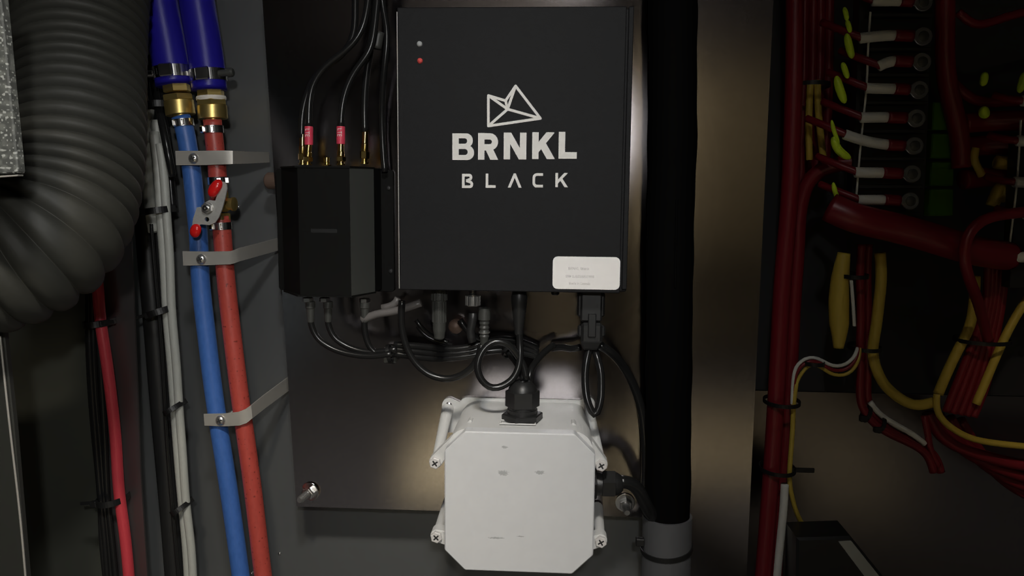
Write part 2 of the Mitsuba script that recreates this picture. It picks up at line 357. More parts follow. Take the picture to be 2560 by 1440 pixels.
def letter(ch, w, th, techno=False):
    h = th / 2
    if ch == 'B':
        if techno: return unary_union([stroke([(h, h), (w - .22, h)] + arc(w - .22, .26, .22 - h, .26 - h, -90, 90, 6)[1:] + [(.3, .52)], th), stroke([(h, 1 - h), (w - .26, 1 - h)] + arc(w - .26, .755, .20 - h, .245 - h, 90, -90, 6)[1:] + [(.3, .51)], th), stroke([(h, 0), (h, 1)], th)])
        def dee(x1, y0, y1, r): return sbox(0, y0, x1 - r, y1).union(sbox(x1 - 2 * r, y0 + r, x1, y1 - r)).union(Point(x1 - r, y0 + r).buffer(r, 8)).union(Point(x1 - r, y1 - r).buffer(r, 8))
        def hole(x1, y0, y1): q = (y1 - y0) / 2; return sbox(th, y0, x1 - q, y1).union(Point(x1 - q, y0 + q).buffer(q, 8))
        return dee(w - .05, .47, 1, .255).union(dee(w, 0, .555, .27)).difference(hole(w - .27, .615, .815)).difference(hole(w - .25, .19, .415))
    if ch == 'R':
        return unary_union([stroke([(h, 0), (h, 1)], th), stroke([(h, 1 - h), (w - .36, 1 - h)] + arc(w - .36, .67, .33 - h, .33 - h, 90, -90)[1:] + [(h, .34 + h)], th * .95), stroke([(w * .52, .42), (w - th * .62, -.06)], th * 1.1).intersection(sbox(0, 0, w + .1, .5))])
    if ch == 'N': return unary_union([stroke([(h, 0), (h, 1)], th), stroke([(w - h, 0), (w - h, 1)], th), Polygon([(0, 1), (th * 1.15, 1), (w, 0), (w - th * 1.15, 0)])])
    if ch == 'K': return unary_union([stroke([(h, 0), (h, 1)], th), stroke([(h, .30), (w - th * .55, 1.06)], th).intersection(sbox(h, 0, w + .2, 1)), stroke([(w * .40, .62), (w - th * .52, -.06)], th * 1.08).intersection(sbox(0, 0, w + .2, .9))])
    if ch == 'L': return unary_union([stroke([(h, 0), (h, 1)], th), stroke([(0, h), (w, h)], th)])
    if ch == 'A': return stroke([(h * .7, -.04), (w / 2, .93), (w - h * .7, -.04)], th).intersection(sbox(-.1, 0, w + .1, 1))
    if ch == 'C': return stroke([(w, 1 - h)] + [(.30, 1 - h)] + arc(.32, .68, .32 - h, .32 - h, 95, 180, 6) + arc(.32, .32, .32 - h, .32 - h, 180, 265, 6) + [(.30, h), (w, h)], th)
def place2(poly, px, py, sx, sz):
    o = P(px, py, YF); return shapely.affinity.affine_transform(poly, [sx, 0, 0, sz, o[0], o[2]])
import shapely.affinity
s = S(YF) * 1.003
for ch, x0, x1, x in zip('BRNKL', (1131, 1195, 1259, 1330, 1396), (1185, 1247, 1315, 1387, 1441), range(5)):
    w = (x1 - x0) / 64.0
    part(t, 'letter', extrude(place2(letter(ch, w, .25), x0, 400 - x * .8, 64 * s, 65 * s), YF - .0004, .0004), 'print_white')
for ch, x0, x1, x in zip('BLACK', (1155, 1214, 1270, 1331, 1388), (1183, 1239, 1303, 1357, 1420), range(5)):
    w = (x1 - x0) / 35.0
    part(t, 'letter', extrude(place2(letter(ch, w, .19, True), x0, 470 - x * .5, 35 * s, 35 * s), YF - .0004, .0004), 'print_white')
L = dict(A=(1221, 239), M=(1264, 252), C=(1289, 215), D=(1351, 296), E=(1221, 315), X=(1269, 273))
w2 = {k: P(*v, YF)[[0, 2]] for k, v in L.items()}
th = 6.5 * s
em = unary_union([LineString([w2[a], w2[b]]).buffer(th / 2, cap_style='round', quad_segs=2) for a, b in ('AE', 'ED', 'DC', 'CM', 'MA', 'AX', 'XE', 'XD', 'CX', 'MX')])
part(t, 'emblem', extrude(em, YF - .0004, .0004), 'print_white', label='white outlined twin peak emblem')
a, b = P(1381, 722, YF), P(1551, 643, YF)
st = part(t, 'sticker', extrude(rrect(a[0], a[2], b[0], b[2], .0055), YF - .0005, .0005), 'sticker', label='white rounded label with small grey print')
def smalltext(txt, px, py, hpx, wpx):
    m = meshkit.text_mesh(txt, hpx * s, .0002); m.vertices[:, 0] -= m.vertices[:, 0].min()
    m.vertices[:, 0] *= wpx * s / m.vertices[:, 0].max()
    o = P(px, py, YF); m.apply_transform(frame([o[0], YF - .0005, o[2]], [1, 0, 0], [0, 0, 1], [0, -1, 0])); return m
part(st, 'print', smalltext('BRNKL Black', 1421, 674, 6, 52), 'print_grey')
part(st, 'print', smalltext('SN# 1J0230207988', 1414, 693.5, 6, 71), 'print_grey')
part(st, 'print', smalltext('Made in Canada', 1422, 711, 5.5, 53), 'print_grey')

# ------------------------------------------------------------------ small black box with sloped sides
t = thing('signal_box', 'small black box with sloped sides, left of the large control box', 'electronic box')
zt, zbm = P(800, 417, .89)[2], P(805, 739, .89)[2]
X = lambda px, Y: P(px, 577, Y)[0]
prof = Polygon([(X(747, .885), .885), (X(875, .885), .885), (X(935, .925), .925), (X(935, .925), YP - .006), (X(707, .925), YP - .006), (X(707, .925), .925)])
m = trimesh.creation.extrude_polygon(prof, zt - zbm, engine='earcut'); m.apply_translation([0, 0, zbm]); part(t, 'body', m, 'die_cast_black')
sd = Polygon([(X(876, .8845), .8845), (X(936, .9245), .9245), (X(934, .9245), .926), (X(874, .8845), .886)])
m = trimesh.creation.extrude_polygon(sd, zt - zbm - .002, engine='earcut'); m.apply_translation([0, 0, zbm + .001]); part(t, 'lit_side', m, 'die_cast_lit', label='sloped side painted lighter as if lit')
cover = Polygon([(X(740, .8835), .8835), (X(877, .8835), .8835), (X(937, .9245), .9245), (X(937, .9245), .928), (X(705, .9245), .928), (X(705, .9245), .9245)])
for z0 in (zt - .0012, zbm - .0008):
    m = trimesh.creation.extrude_polygon(cover, .002, engine='earcut'); m.apply_translation([0, 0, z0]); part(t, 'end_plate', m, 'die_cast_black')
part(t, 'mounting_flange', extrude(rrect(X(694, .965), zbm - .004, X(985, .965), zt - .001, .004), YP - .006, .005, .0006), 'die_cast_black')
o = P(810, 577, .885); part(t, 'embossed_bar', extrude(rrect(o[0] - .015, o[2] - .0022, o[0] + .015, o[2] + .0022, .001), .8846, .0005), 'tie_black')
for px, py in ((972, 470), (977, 678)):
    o = P(px, py, YP - .006); part(t, 'screw_head', lathe(o, (0, -1, 0), [(0, .003), (.001, .003), (.0018, .002), (.002, .0001)], 16), 'plastic_black', 30)

UP = np.array([0, 0, 1.0])
def sma_jack(t, px, py, Y):
    o = P(px, py, Y); part(t, 'jack', cat([hexnut(o - UP * .002, UP, .0052, .003), lathe(o, UP, [(0, .003), (.0012 * 3, .003), (.004, .0033), (.009, .0033), (.0095, .0022), (.0098, .0001)], 18)]), 'gold', 30, 'gold threaded jack')
sma_jack(t, 817, 414, .905)
def coax(pp, Y, con_top, con_bot, label, tag=None, rpx=8.5, group=None, back=False):
    t = thing('coaxial_cable', label, 'cable', group)
    b, a = P(*con_bot, Y), P(*con_top, Y); ax = unit(a - b); Lc = np.linalg.norm(a - b)
    part(t, 'nut', hexnut(b + ax * Lc * .16, ax, .0055, Lc * .22), 'gold')
    part(t, 'connector', lathe(b, ax, [(0, .0048), (Lc * .05, .0048), (Lc * .05, .0034), (Lc * .16, .0034), (Lc * .36, .0034), (Lc * .4, .0042), (Lc * .6, .0042), (Lc * .62, .0036), (Lc, .0036)], 20), 'gold', 30)
    if tag:
        q = P(*tag[0], Y); d = unit(q - a); n = np.linalg.norm(q - a); r = .0048
        k = part(t, 'tag', lathe(a - d * .001, d, [(0, r * .96), (.0008, r), (n, r), (n + .001, r * .95)], 22), 'tag_red', 40, 'red heat shrink tag with white letters')
        m = meshkit.text_mesh(tag[1], .0048, .0003); m.apply_translation(-m.bounds.mean(0)); 
        m.vertices[:, 0] *= .8
        xx = np.cross(d, (0, -1, 0)); m.apply_transform(frame(a + d * n * .62 - np.array([0, r - .00005, 0]), -d, np.cross((0, -1, 0), -d), [0, -1, 0])); part(k, 'lettering', m, 'print_white')
    part(t, 'jacket', wire(pp, Y, rpx), 'cable_black', True)
coax([(754, 345, .93), (755, 300, .93), (768, 235, .93), (800, 180, .93), (850, 140, .935), (882, 90, .94), (888, 30, .94), (886, -330, .94)], .93, (756, 336), (757, 412), 'black coaxial cable with a bare gold plug at the far left of the small box')
coax([(772, 318), (773, 265), (782, 215), (815, 165), (868, 122), (903, 75), (917, 25), (898, -330)], .905, (772, 360), (769, 412), 'black coaxial cable with a red tag, the left of the two tagged ones', ((772, 316), 'LTE'))
coax([(852, 317), (856, 265), (868, 218), (892, 172), (922, 128), (936, 70), (950, -330)], .905, (852, 358), (853, 412), 'black coaxial cable with a red tag, the right of the two tagged ones', ((852, 316), 'LTE'))
coax([(912, 330, .93), (911, 280, .93), (915, 200, .932), (926, 120, .935), (934, 50, .94), (936, -330, .94)], .93, (913, 326), (911, 410), 'black coaxial cable with a bare gold plug nearest the large control box')
solo('coaxial_cable', wire([(985, -330, .93), (958, 20, .93), (966, 70, .935), (962, 160, .94), (955, 260, .95), (958, 380, .955), (962, 430, .955)], .94, 8), 'cable_black', 'loose black cable running down beside the left edge of the large control box', 'cable', True)
solo('cable_wrap', sweep(path([(948, 80), (944, 100), (940, 122)], .925), .0062, 14), 'plastic_dark', 'short dark wrap around the cables at the top edge', 'cable wrap', True)

# leads below the small box
def lead(pp, Y, rpx, label, plug=None, m='cable_black', group=None):
    t = thing('lead', label, 'cable', group)
    part(t, 'jacket', wire(pp, Y, rpx), m, True)
    if plug:
        o = P(*pp[0][:2], Y); r = rpx * S(Y)
        part(t, 'plug', lathe(o + UP * .006, -UP, [(0, r * 1.0), (.001, r * 1.55), (.008, r * 1.55), (.009, r * 1.3), (.024, r * 1.15), (.025, r)], 18), 'plastic_dark', 30)
        part(t, 'plug_nut', hexnut(P(plug[0], plug[1], Y) + UP * .002, -UP, .0065, .005), 'chrome')
lead([(776, 765), (777, 805), (792, 842), (832, 872), (885, 887), (935, 890), (978, 884)], .905, 8, 'glossy black lead curving from the left end of the small box', (770, 748))
lead([(820, 765), (820, 805), (836, 843), (868, 866), (920, 880), (975, 876)], .915, 8, 'glossy black lead curving from below the middle of the small box', (812, 748))
lead([(912, 765), (911, 810), (917, 850), (932, 876), (950, 885), (966, 879), (990, 872)], .915, 8, 'black lead bending below the right end of the small box', (912, 750))
lead([(905, 800), (940, 786), (985, 778), (1020, 768), (1052, 757)], .915, 10, 'pale grey sleeved lead reaching up to the large control box', m='sleeve_grey')
lead([(955, 770, .94), (972, 766, .94), (988, 757, .94), (995, 745, .94)], .94, 9, 'short grey lead end behind the pale sleeve', m='sleeve_grey')
t = thing('cable_mount', 'small grey tie mount holding the leads on the steel plate', 'cable mount')
o = P(975, 888, .955); part(t, 'pad', chbox(o - [.008, .004, .010], o + [.008, .012, .010], .0015), 'plastic_dark'); part(t, 'strap', ring(P(974, 884, .915), (1, 0, .2), .010, .010, .004, .0012, UP), 'tie_black')

lead([(1005, 752), (1003, 795), (1011, 850), (1036, 903), (1078, 938), (1128, 946), (1170, 927), (1196, 893), (1203, 862)], .895, 9, 'long black lead hanging in a wide loop below the control box')
lead([(1040, 800, .94), (1058, 823, .94), (1085, 843, .945), (1120, 855, .945)], .94, 6, 'thin black lead behind the grey plug')
lead([(1044, 815, .945), (1064, 838, .945), (1092, 852, .945), (1130, 862, .948)], .94, 6, 'thin black lead below the other thin lead behind the grey plug')
for i, (dy, lab) in enumerate(((0, 'uppermost'), (14, 'middle'), (27, 'lowest'))):
    lead([(985, 862 + dy * .8, .945), (1050, 866 + dy, .945), (1110, 872 + dy * .9, .94), (1170, 868 + dy * .8, .94), (1235, 850 + dy, .945), (1290, 852 + dy, .95), (1345, 872 + dy * .7, .955)], .94, 9, f'{lab} of the three black leads running level behind the hanging loop')
lead([(1150, 800, .93), (1160, 815, .93), (1172, 830, .93), (1190, 842, .935), (1215, 850, .94)], .93, 8, 'short black lead slanting behind the knurled nut')
t = thing('blanking_plug', 'dull pinkish round plug behind the connectors', 'plug')
part(t, 'cap', lathe(P(1140, 815, .955), (0, -1, 0), [(0, .009), (.004, .009), (.007, .007), (.0085, .003), (.0086, .0001)], 20), 'copper', 40)

# plugs under the control box
zc = za
def under(px, Y): return np.array([P(px, 740, Y)[0], Y, zc])
t = thing('grey_plug', 'grey green ribbed plug under the left part of the control box', 'plug')
o = under(1098, .90); ln = o[2] - P(1098, 848, .90)[2]
part(t, 'collar', cat([lathe(o - UP * .004, -UP, [(0, .0075), (.0, .0088), (.012, .0088), (.0125, .006)], 24)] + [obox(o + np.array([math.cos(a) * .0086, math.sin(a) * .0086, -.0105]), np.array([math.cos(a), math.sin(a), 0]), np.array([-math.sin(a), math.cos(a), 0]), UP, (.0016, .0022, .012), .0004) for a in np.arange(12) * math.pi / 6]), 'plastic_dark', 25)
part(t, 'barrel', cat([lathe(o - UP * .0165, -UP, [(0, .0078), (ln * .55, .0075), (ln * .62, .0066), (ln - .018, .006), (ln - .0165, .004)], 24)] + [obox(o + np.array([math.cos(a) * .0076, math.sin(a) * .0076, -.03]), np.array([math.cos(a), math.sin(a), 0]), np.array([-math.sin(a), math.cos(a), 0]), UP, (.0012, .0018, .024), .0003) for a in np.arange(10) * math.pi / 5]), 'plastic_dark', 25)
t = thing('coax_plug', 'shiny threaded plug with a knurled nut under the control box', 'plug')
o = under(1182, .90)
part(t, 'thread', lathe(o + UP * .001, -UP, [(0, .0045)] + [(.001 + .0008 * q, .0045 if q % 2 else .0039) for q in range(12)] + [(.011, .003)], 20), 'chrome', 20)
part(t, 'knurled_nut', cat([lathe(o - UP * .0095, -UP, [(0, .006), (.001, .0082), (.012, .0082), (.013, .006)], 24)] + [obox(o + np.array([math.cos(a) * .0082, math.sin(a) * .0082, -.016]), np.array([math.cos(a), math.sin(a), 0]), np.array([-math.sin(a), math.cos(a), 0]), UP, (.0014, .0016, .011), .0003) for a in np.arange(16) * math.pi / 8]), 'bright_steel', 25)
part(t, 'tail', wire([(1182, 782), (1181, 805), (1176, 830), (1182, 855)], .90, 11), 'plastic_black', True)
t = thing('strain_relief_plug', 'dark ridged strain relief with a pale ring, right of the knurled nut', 'plug')
o = P(1211, 768, .895); ln = o[2] - P(1211, 862, .895)[2]
part(t, 'sleeve', lathe(o, -UP, [(0, .004), (.001, .0066), (.014, .007), (.016, .0055)] + [(.016 + .0025 * q, .0058 if q % 2 else .0048) for q in range(1, 9)] + [(ln, .0045), (ln + .004, .004)], 22), 'plastic_dark', 25)
part(t, 'band', ring(o - UP * .029, UP, .0058, .0058, .0014, .0006, np.array([1.0, 0, 0])), 'bright_steel')
t = thing('boot_plug', 'black tapered boot plug under the middle of the control box', 'plug')
o = under(1298, .895); z1 = o[2] - P(1298, 838, .895)[2]
part(t, 'boot', lathe(o + UP * .002, -UP, [(0, .0075), (.008, .0080), (.012, .0092), (.020, .0088), (z1 * .9, .0050), (z1, .0048), (z1 + .002, .0035)], 24), 'plastic_black', 30)
part(t, 'cable', wire([(1298, 822, .895), (1300, 868, .893), (1299, 905, .888), (1288, 938, .882), (1262, 962, .878), (1230, 969, .876), (1205, 951, .876), (1194, 915, .878), (1205, 880, .882), (1234, 855, .886), (1264, 858, .888), (1292, 886, .890), (1310, 918, .890), (1316, 950, .888)], .89, 9), 'cable_black', True)
lead([(1385, 862, .935), (1362, 880, .925), (1340, 905, .91), (1326, 930, .895), (1322, 955, .89)], .91, 8.5, 'short black lead entering the top gland from the right')
lead([(1262, 868, .925), (1280, 890, .915), (1298, 915, .905), (1310, 950, .89)], .91, 10, 'thick black lead entering the top gland from the left')
t = thing('cable_tie', 'small black tie around the leads just above the top gland', 'cable tie')
part(t, 'strap', ring(P(1272, 880, .918), P(1298, 915, .905) - P(1262, 868, .925), .0075, .0075, .004, .0012, np.array([1.0, 0, 0])), 'tie_black')
part(t, 'head', obox(P(1284, 872, .910), *np.eye(3), (.007, .005, .006)), 'tie_black')
solo('grommet', lathe(under(1388, .905) + UP * .001, -UP, [(0, .007), (.004, .007), (.005, .0048), (.009, .0045), (.010, .003)], 20), 'plastic_black', 'small black stub between the boot plug and the big square plug', 'grommet', 30)
t = thing('square_plug', 'large black locking plug under the right end of the control box', 'plug')
o = P(1479, 735, .90)
za2 = P(1479, 800, .90)[2]; zb2 = P(1479, 862, .90)[2]
part(t, 'socket', cat([chbox([o[0] - .0125, .886, za2], [o[0] + .0115, .916, zc + .001], .002), chbox([o[0] - .016, .895, za2 + .004], [o[0] + .015, .91, zc - .004], .002)]), 'plastic_black')
part(t, 'housing', cat([chbox([o[0] - .0115, .884, zb2 + .004], [o[0] + .0125, .914, za2 - .001], .003), chbox([o[0] - .015, .893, zb2 + .010], [o[0] + .016, .906, za2 - .006], .002), hull(np.vstack([chbox([o[0] - .009, .888, zb2 - .004], [o[0] + .009, .910, zb2], .002).vertices, chbox([o[0] - .0115, .884, zb2 + .004], [o[0] + .0125, .914, zb2 + .008], .002).vertices]))]), 'plastic_black')
part(t, 'latch', chbox([o[0] - .004, .8805, zb2 + .012], [o[0] + .005, .886, za2 + .010], .001), 'plastic_black')
part(t, 'cable', wire([(1478, 855, .90), (1470, 885, .895), (1463, 930, .89), (1464, 975, .885), (1473, 1015, .88), (1487, 1036, .878), (1498, 1015, .88), (1503, 970, .885), (1500, 920, .89), (1490, 885, .896), (1484, 862, .905)], .89, 9.5), 'cable_black', True)
lead([(1498, 862, .915), (1520, 876, .92), (1550, 905, .935), (1580, 955, .95), (1600, 1010, .957), (1611, 1080, .960), (1614, 1160, .960), (1612, 1230, .960)], .93, 11, 'black lead arching from the big square plug down beside the black hose')
lead([(1450, 868, .93), (1430, 872, .935), (1405, 868, .945), (1380, 872, .95)], .94, 9, 'short black lead left of the big square plug')

# ------------------------------------------------------------------ grey junction box
YL = .83
t = thing('junction_box', 'light grey plastic junction box below the control box', 'junction box')
xl, xr = P(1111, 1250, YL)[0], P(1486, 1250, YL)[0]
zt, zb_ = P(1292, 1082, YL)[2], P(1296, 1431, YL)[2]
cc = 54 * S(YL)
def octa(d): return Polygon([(xl + cc - d * .4, zb_ - d), (xr - cc + d * .4, zb_ - d), (xr + d, zb_ + cc - d * .4), (xr + d, zt - cc + d * .4), (xr - cc + d * .4, zt + d), (xl + cc - d * .4, zt + d), (xl - d, zt - cc + d * .4), (xl - d, zb_ + cc - d * .4)])
part(t, 'lid', extrude(octa(0).buffer(-.004).buffer(.004, 4), YL, .016, .0012), 'lid_grey', 25)
b0 = rrect(xl + .002, zb_ + .002, xr - .002, zt - .002, .021)
body = extrude(b0, YL + .0165, YP - .001 - YL - .0165)
part(t, 'body', body, 'box_grey', 30)
# corner lugs that carry the screws, flange with four ears
YS = .868
scr = [(1088, 1157), (1503, 1163), (1091, 1342), (1502, 1354)]
fl = [rrect(xl - .001, zb_ - .001, xr + .001, zt + .001, .01)]
for (px, py) in scr:
    o = P(px, py, YS); sx, sz = np.sign(o[0] - (xl + xr) / 2), np.sign(o[2] - (zt + zb_) / 2)
    cx, cz = (xr if sx > 0 else xl), (zt if sz > 0 else zb_)
    circ = Point(o[0], o[2]).buffer(.0074, 8)
    d0, d1 = (cx - sx * .0015, cz - sz * (cc + .001)), (cx - sx * (cc + .001), cz - sz * .0015)
    web = unary_union([circ, LineString([d0, d1]).buffer(.002)]).convex_hull
    part(t, 'lug', extrude(web, YS - .004 + .006, .016, .001), 'box_grey', 25)
    ear = {(-1, 1): (1120, 1018), (1, 1): (1468, 1016)}.get((int(sx), int(sz)))
    q = P(*ear, YP - .004) if ear else np.array([o[0], YP - .004, o[2]])
    a_ = np.arange(14) * 2 * np.pi / 14; c_ = np.c_[np.cos(a_), 0 * a_, np.sin(a_)]
    part(t, 'post', hull(np.vstack([c_ * .0055 + [o[0], YS + .010, o[2]], c_ * .0075 + q])), 'box_grey', 30)
    k = part(t, 'screw', hexnut(o + [0, .004, 0], (0, -1, 0), .0068, .007, sides=6, turn=.2), 'screw_grey')
    an = .5 + rng.random() * .4
    for q in (0, 1):
        x = np.array([math.cos(an + q * 1.57), 0, math.sin(an + q * 1.57)]); z = np.cross(x, (0, -1, 0))
        part(k, 'slot', obox(o + [0, -.0030, 0], x, np.array([0, -1.0, 0]), z, (.0075, .0008, .0016), .0001), 'slot_dark')
e = []
for (px, py, sx, sz) in ((1122, 1013, -1, 1), (1470, 1010, 1, 1)):
    o = P(px, py, YP - .006); e.append(Point(o[0], o[2]).buffer(.0085).union(LineString([(o[0], o[2]), ((xl if sx < 0 else xr) - sx * .03, o[2] - .02)]).buffer(.0085)).union(Polygon([(o[0] + sx * .0085, o[2]), (o[0] + sx * .011, o[2] - .035), ((xl if sx < 0 else xr) - sx * .03, o[2] - .035), ((xl if sx < 0 else xr) - sx * .03, o[2])])))
part(t, 'flange', extrude(unary_union(e + fl), YP - .006, .005, 0), 'box_grey')
o = P(1122, 1013, YP - .006)
k = part(t, 'screw', lathe(o, (0, -1, 0), [(0, .0042), (.0012, .0042), (.0022, .003), (.0026, .0001)], 22), 'chrome', 40, 'bright round mounting screw')
# raised frame on the top of the box
zz = zt - .0005; ya, yb_ = .862, .890
x0, x1 = P(1250, 1060, .87)[0], P(1340, 1060, .87)[0]
fr = []
for (u0, v0, u1, v1) in ((x0, ya, x1, ya + .0016), (x0, yb_ - .0016, x1, yb_), (x0, (ya + yb_) / 2, x1, (ya + yb_) / 2 + .0014), (x0, ya, x0 + .0014, yb_), (x1 - .0014, ya, x1, yb_)):
    fr.append(chbox([u0, v0, zz - .0005], [u1, v1, zz + .001], .0003))
part(t, 'raised_frame', cat(fr), 'box_grey')
def gland(name_label, o, ax, R, hint):
    t = thing('cable_gland', name_label, 'cable gland')
    part(t, 'locking_nut', hexnut(o, ax, R * 1.22, R * .38, hint, .06, turn=.25), 'plastic_black')
    part(t, 'gland_body', lathe(o + ax * R * .38, ax, [(0, R * .88), (R * .25, R * .88), (R * .25, R * .82), (R * .5, R * .82)], 32, hint), 'plastic_black', 30)
    part(t, 'hex_cap', hexnut(o + ax * R * .78, ax, R, R * .95, hint, .05, turn=.1), 'plastic_black')
    part(t, 'dome', lathe(o + ax * R * 1.70, ax, [(0, R * .84), (R * .2, R * .80), (R * .45, R * .62), (R * .58, R * .45), (R * .56, R * .3), (R * .3, R * .25)], 32, hint), 'plastic_black', 30)
    return t
g1 = P(1306, 1012, .885); g1[2] = zt - .001
gland('large black cable gland standing on top of the grey junction box', g1, UP, .0195, (0, -1, 0))
g2 = P(1488, 1208, .893); g2[0] = xr - .001
gland('black cable gland on the right side of the grey junction box', g2, np.array([1.0, 0, 0]), .0160, (0, -1, 0))
lead([(1546, 1204, .893), (1572, 1207, .895), (1596, 1226, .90), (1612, 1256, .907), (1628, 1284, .918), (1642, 1300, .928)], .90, 17, 'thick black lead from the right gland bending down to the black hose')

# ------------------------------------------------------------------ black hose right of the boxes
YH = .935
c = path([(1684, -330), (1682, 200), (1681, 400), (1677, 520), (1673, 800), (1671, 1000), (1670, 1150), (1668, 1312)], YH, 160)
rw = 57.5 * S(YH) * (1 + .025 * np.array([math.sin(i * .33) * math.sin(i * .11 + 1) for i in range(160)])); rw[-1] *= .97
t = thing('lagged_pipe', 'thick black lagged pipe right of the control box, grey at its lower end', 'pipe')
part(t, 'lagging', sweep(c, rw, 40), 'lagging_black', 60)
c2 = path([(1668, 1288), (1667, 1350), (1664, 1440), (1662, 1500)], YH, 30)
part(t, 'grey_pipe', sweep(c2, 63.5 * S(YH), 40), 'pvc_grey', 60, 'dark grey lower end')
part(t, 'seam', wire([(1692, 498), (1690, 600), (1688, 720)], YH - .0277, 3), 'lagging_black', True)
t = thing('cable_tie', 'black tie around the grey lower end of the lagged pipe', 'cable tie')
ax = unit(P(1664, 1440, YH) - P(1667, 1350, YH)); ax = unit(ax + np.array([.10, .10, 0]))
part(t, 'strap', ring(P(1666, 1368, YH), ax, 64.5 * S(YH), 64.5 * S(YH), .006, .0014, np.array([1.0, 0, 0]), 60), 'tie_black')
part(t, 'head', obox(P(1600, 1354, YH - .012), *np.eye(3), (.010, .009, .009)), 'tie_black')

# ------------------------------------------------------------------ left: duct, panels, hoses
c = path([(235, -190, .875), (215, -60, .86), (200, 90, .83), (192, 230, .795), (182, 370, .755), (160, 495, .725), (112, 585, .70), (35, 635, .685), (-60, 662, .675), (-180, 680, .665), (-320, 690, .66)], n=1800)
sarc = np.r_[0, np.cumsum(np.linalg.norm(np.diff(c, axis=0), axis=1))]
R0 = .0640
pitch = .0150
prf = R0 + .001 - .0068 * (1 - np.abs(np.sin(np.pi * sarc / pitch))) ** 1.5
solo('flexible_duct', sweep(c, prf, 56), 'rubber_black', 'big black corrugated duct bending out of the picture on the left', 'duct', True)
Yq = .56
t = thing('speckled_board', 'grey speckled board at the upper left edge in front of the duct', 'board')
part(t, 'face', extrude(pxpoly([(-200, -60), (-4, -60), (45, 433), (-200, 448)], Yq).buffer(-.002).buffer(.002, 4), Yq, .008, .001), 'speckled', 20)
part(t, 'lower_lip', extrude(pxpoly([(-200, 452), (45, 436), (44, 440), (-200, 458)], Yq + .002), Yq + .002, .006), 'strap_steel')
t = thing('side_panel', 'dark panel with a thin bright edge at the lower left corner', 'panel')
part(t, 'sheet', extrude(pxpoly([(-200, 760), (2, 760), (34, 1060), (72, 1500), (-200, 1500)], .70), .70, .006, .001), 'panel_dark')
part(t, 'edge', wire([(0, 840, .698), (26, 1080, .698), (50, 1290, .698), (66, 1470, .698)], .698, 3), 'strap_steel', True)

def bundle(name, label, paths, m, cat_, rpx, Y, group=None, pn='wire'):
    t = thing(name, label, cat_, group)
    for i, pp in enumerate(paths):
        part(t, pn, wire(pp, Y, rpx[i] if isinstance(rpx, (list, tuple)) else rpx, 10), m if isinstance(m, str) else m[i], True)
    return t
YC = .936
m = extrude(pxpoly([(216, 480), (322, 480), (330, 640), (352, 1200), (372, 1500), (262, 1500), (232, 900)], .945), .945, .003); m.unmerge_vertices()
k = thing('side_plate', 'narrow reddish shining steel plate behind the bright red cable', 'panel')
scene[k] = mikit.ply(m, 'steel_brown', False, uv=np.c_[m.vertices[:, 0] + m.vertices[:, 1], m.vertices[:, 2]])
pp = []
for i in range(7):
    ox, oy = rng.uniform(-14, 12), rng.uniform(-.008, .004)
    pp.append([(228 + ox * .6, 690, YC + .004), (233 + ox, 830, YC + oy), (243 + ox + rng.uniform(-3, 3), 1000, YC + oy), (252 + ox, 1130, YC + oy), (260 + ox * .8, 1245, YC + oy), (270 + ox + rng.uniform(-3, 3), 1350, YC + oy), (281 + ox, 1480, YC + oy)])
bundle('black_wire_bundle', 'loom of thin glossy black wires left of the bright red cable', pp, 'cable_black', 'wires', 7, YC)
solo('red_cable', wire([(232, 640, .93), (243, 705, .93), (250, 790, .928), (263, 880, .928), (279, 1000, .928), (290, 1110, .928), (298, 1230, .928), (310, 1320, .928), (326, 1490, .928)], .93, 14.5, 18), 'cable_red', 'bright red cable below the duct', 'cable', True)
def tie(px, py, Y, a_px, b, tilt, label, group='black ties around the wire looms', head=None, wpx=16, ax=None):
    t = thing('cable_tie', label, 'cable tie', group)
    th = math.radians(tilt); o = P(px, py, Y); ad = np.array([math.cos(th), 0, math.sin(th)]); z = np.array([-math.sin(th), 0, math.cos(th)])
    part(t, 'strap', ring(o, z, a_px * S(Y), b, wpx * S(Y), .0013, ad), 'tie_black')
    if head is not None:
        part(t, 'head', obox(o + ad * head * S(Y) + np.array([0, -b * .7, 0]), ad, np.array([0, 1.0, 0]), z, (.008, .007, .0075)), 'tie_black')
        part(t, 'tail', obox(o + ad * (head + (18 if head > 0 else -22)) * S(Y) + np.array([0, -b * .6, .001]), ad, np.array([0, 1.0, 0]), z, (.018, .0015, .004), .0003), 'tie_black')
    return t
tie(250, 806, .934, 33, .022, 6, 'black tie around the bright red cable just below the duct', head=18)
tie(283, 1246, .934, 37, .022, 6, 'lower black tie around the bright red cable', head=-34)
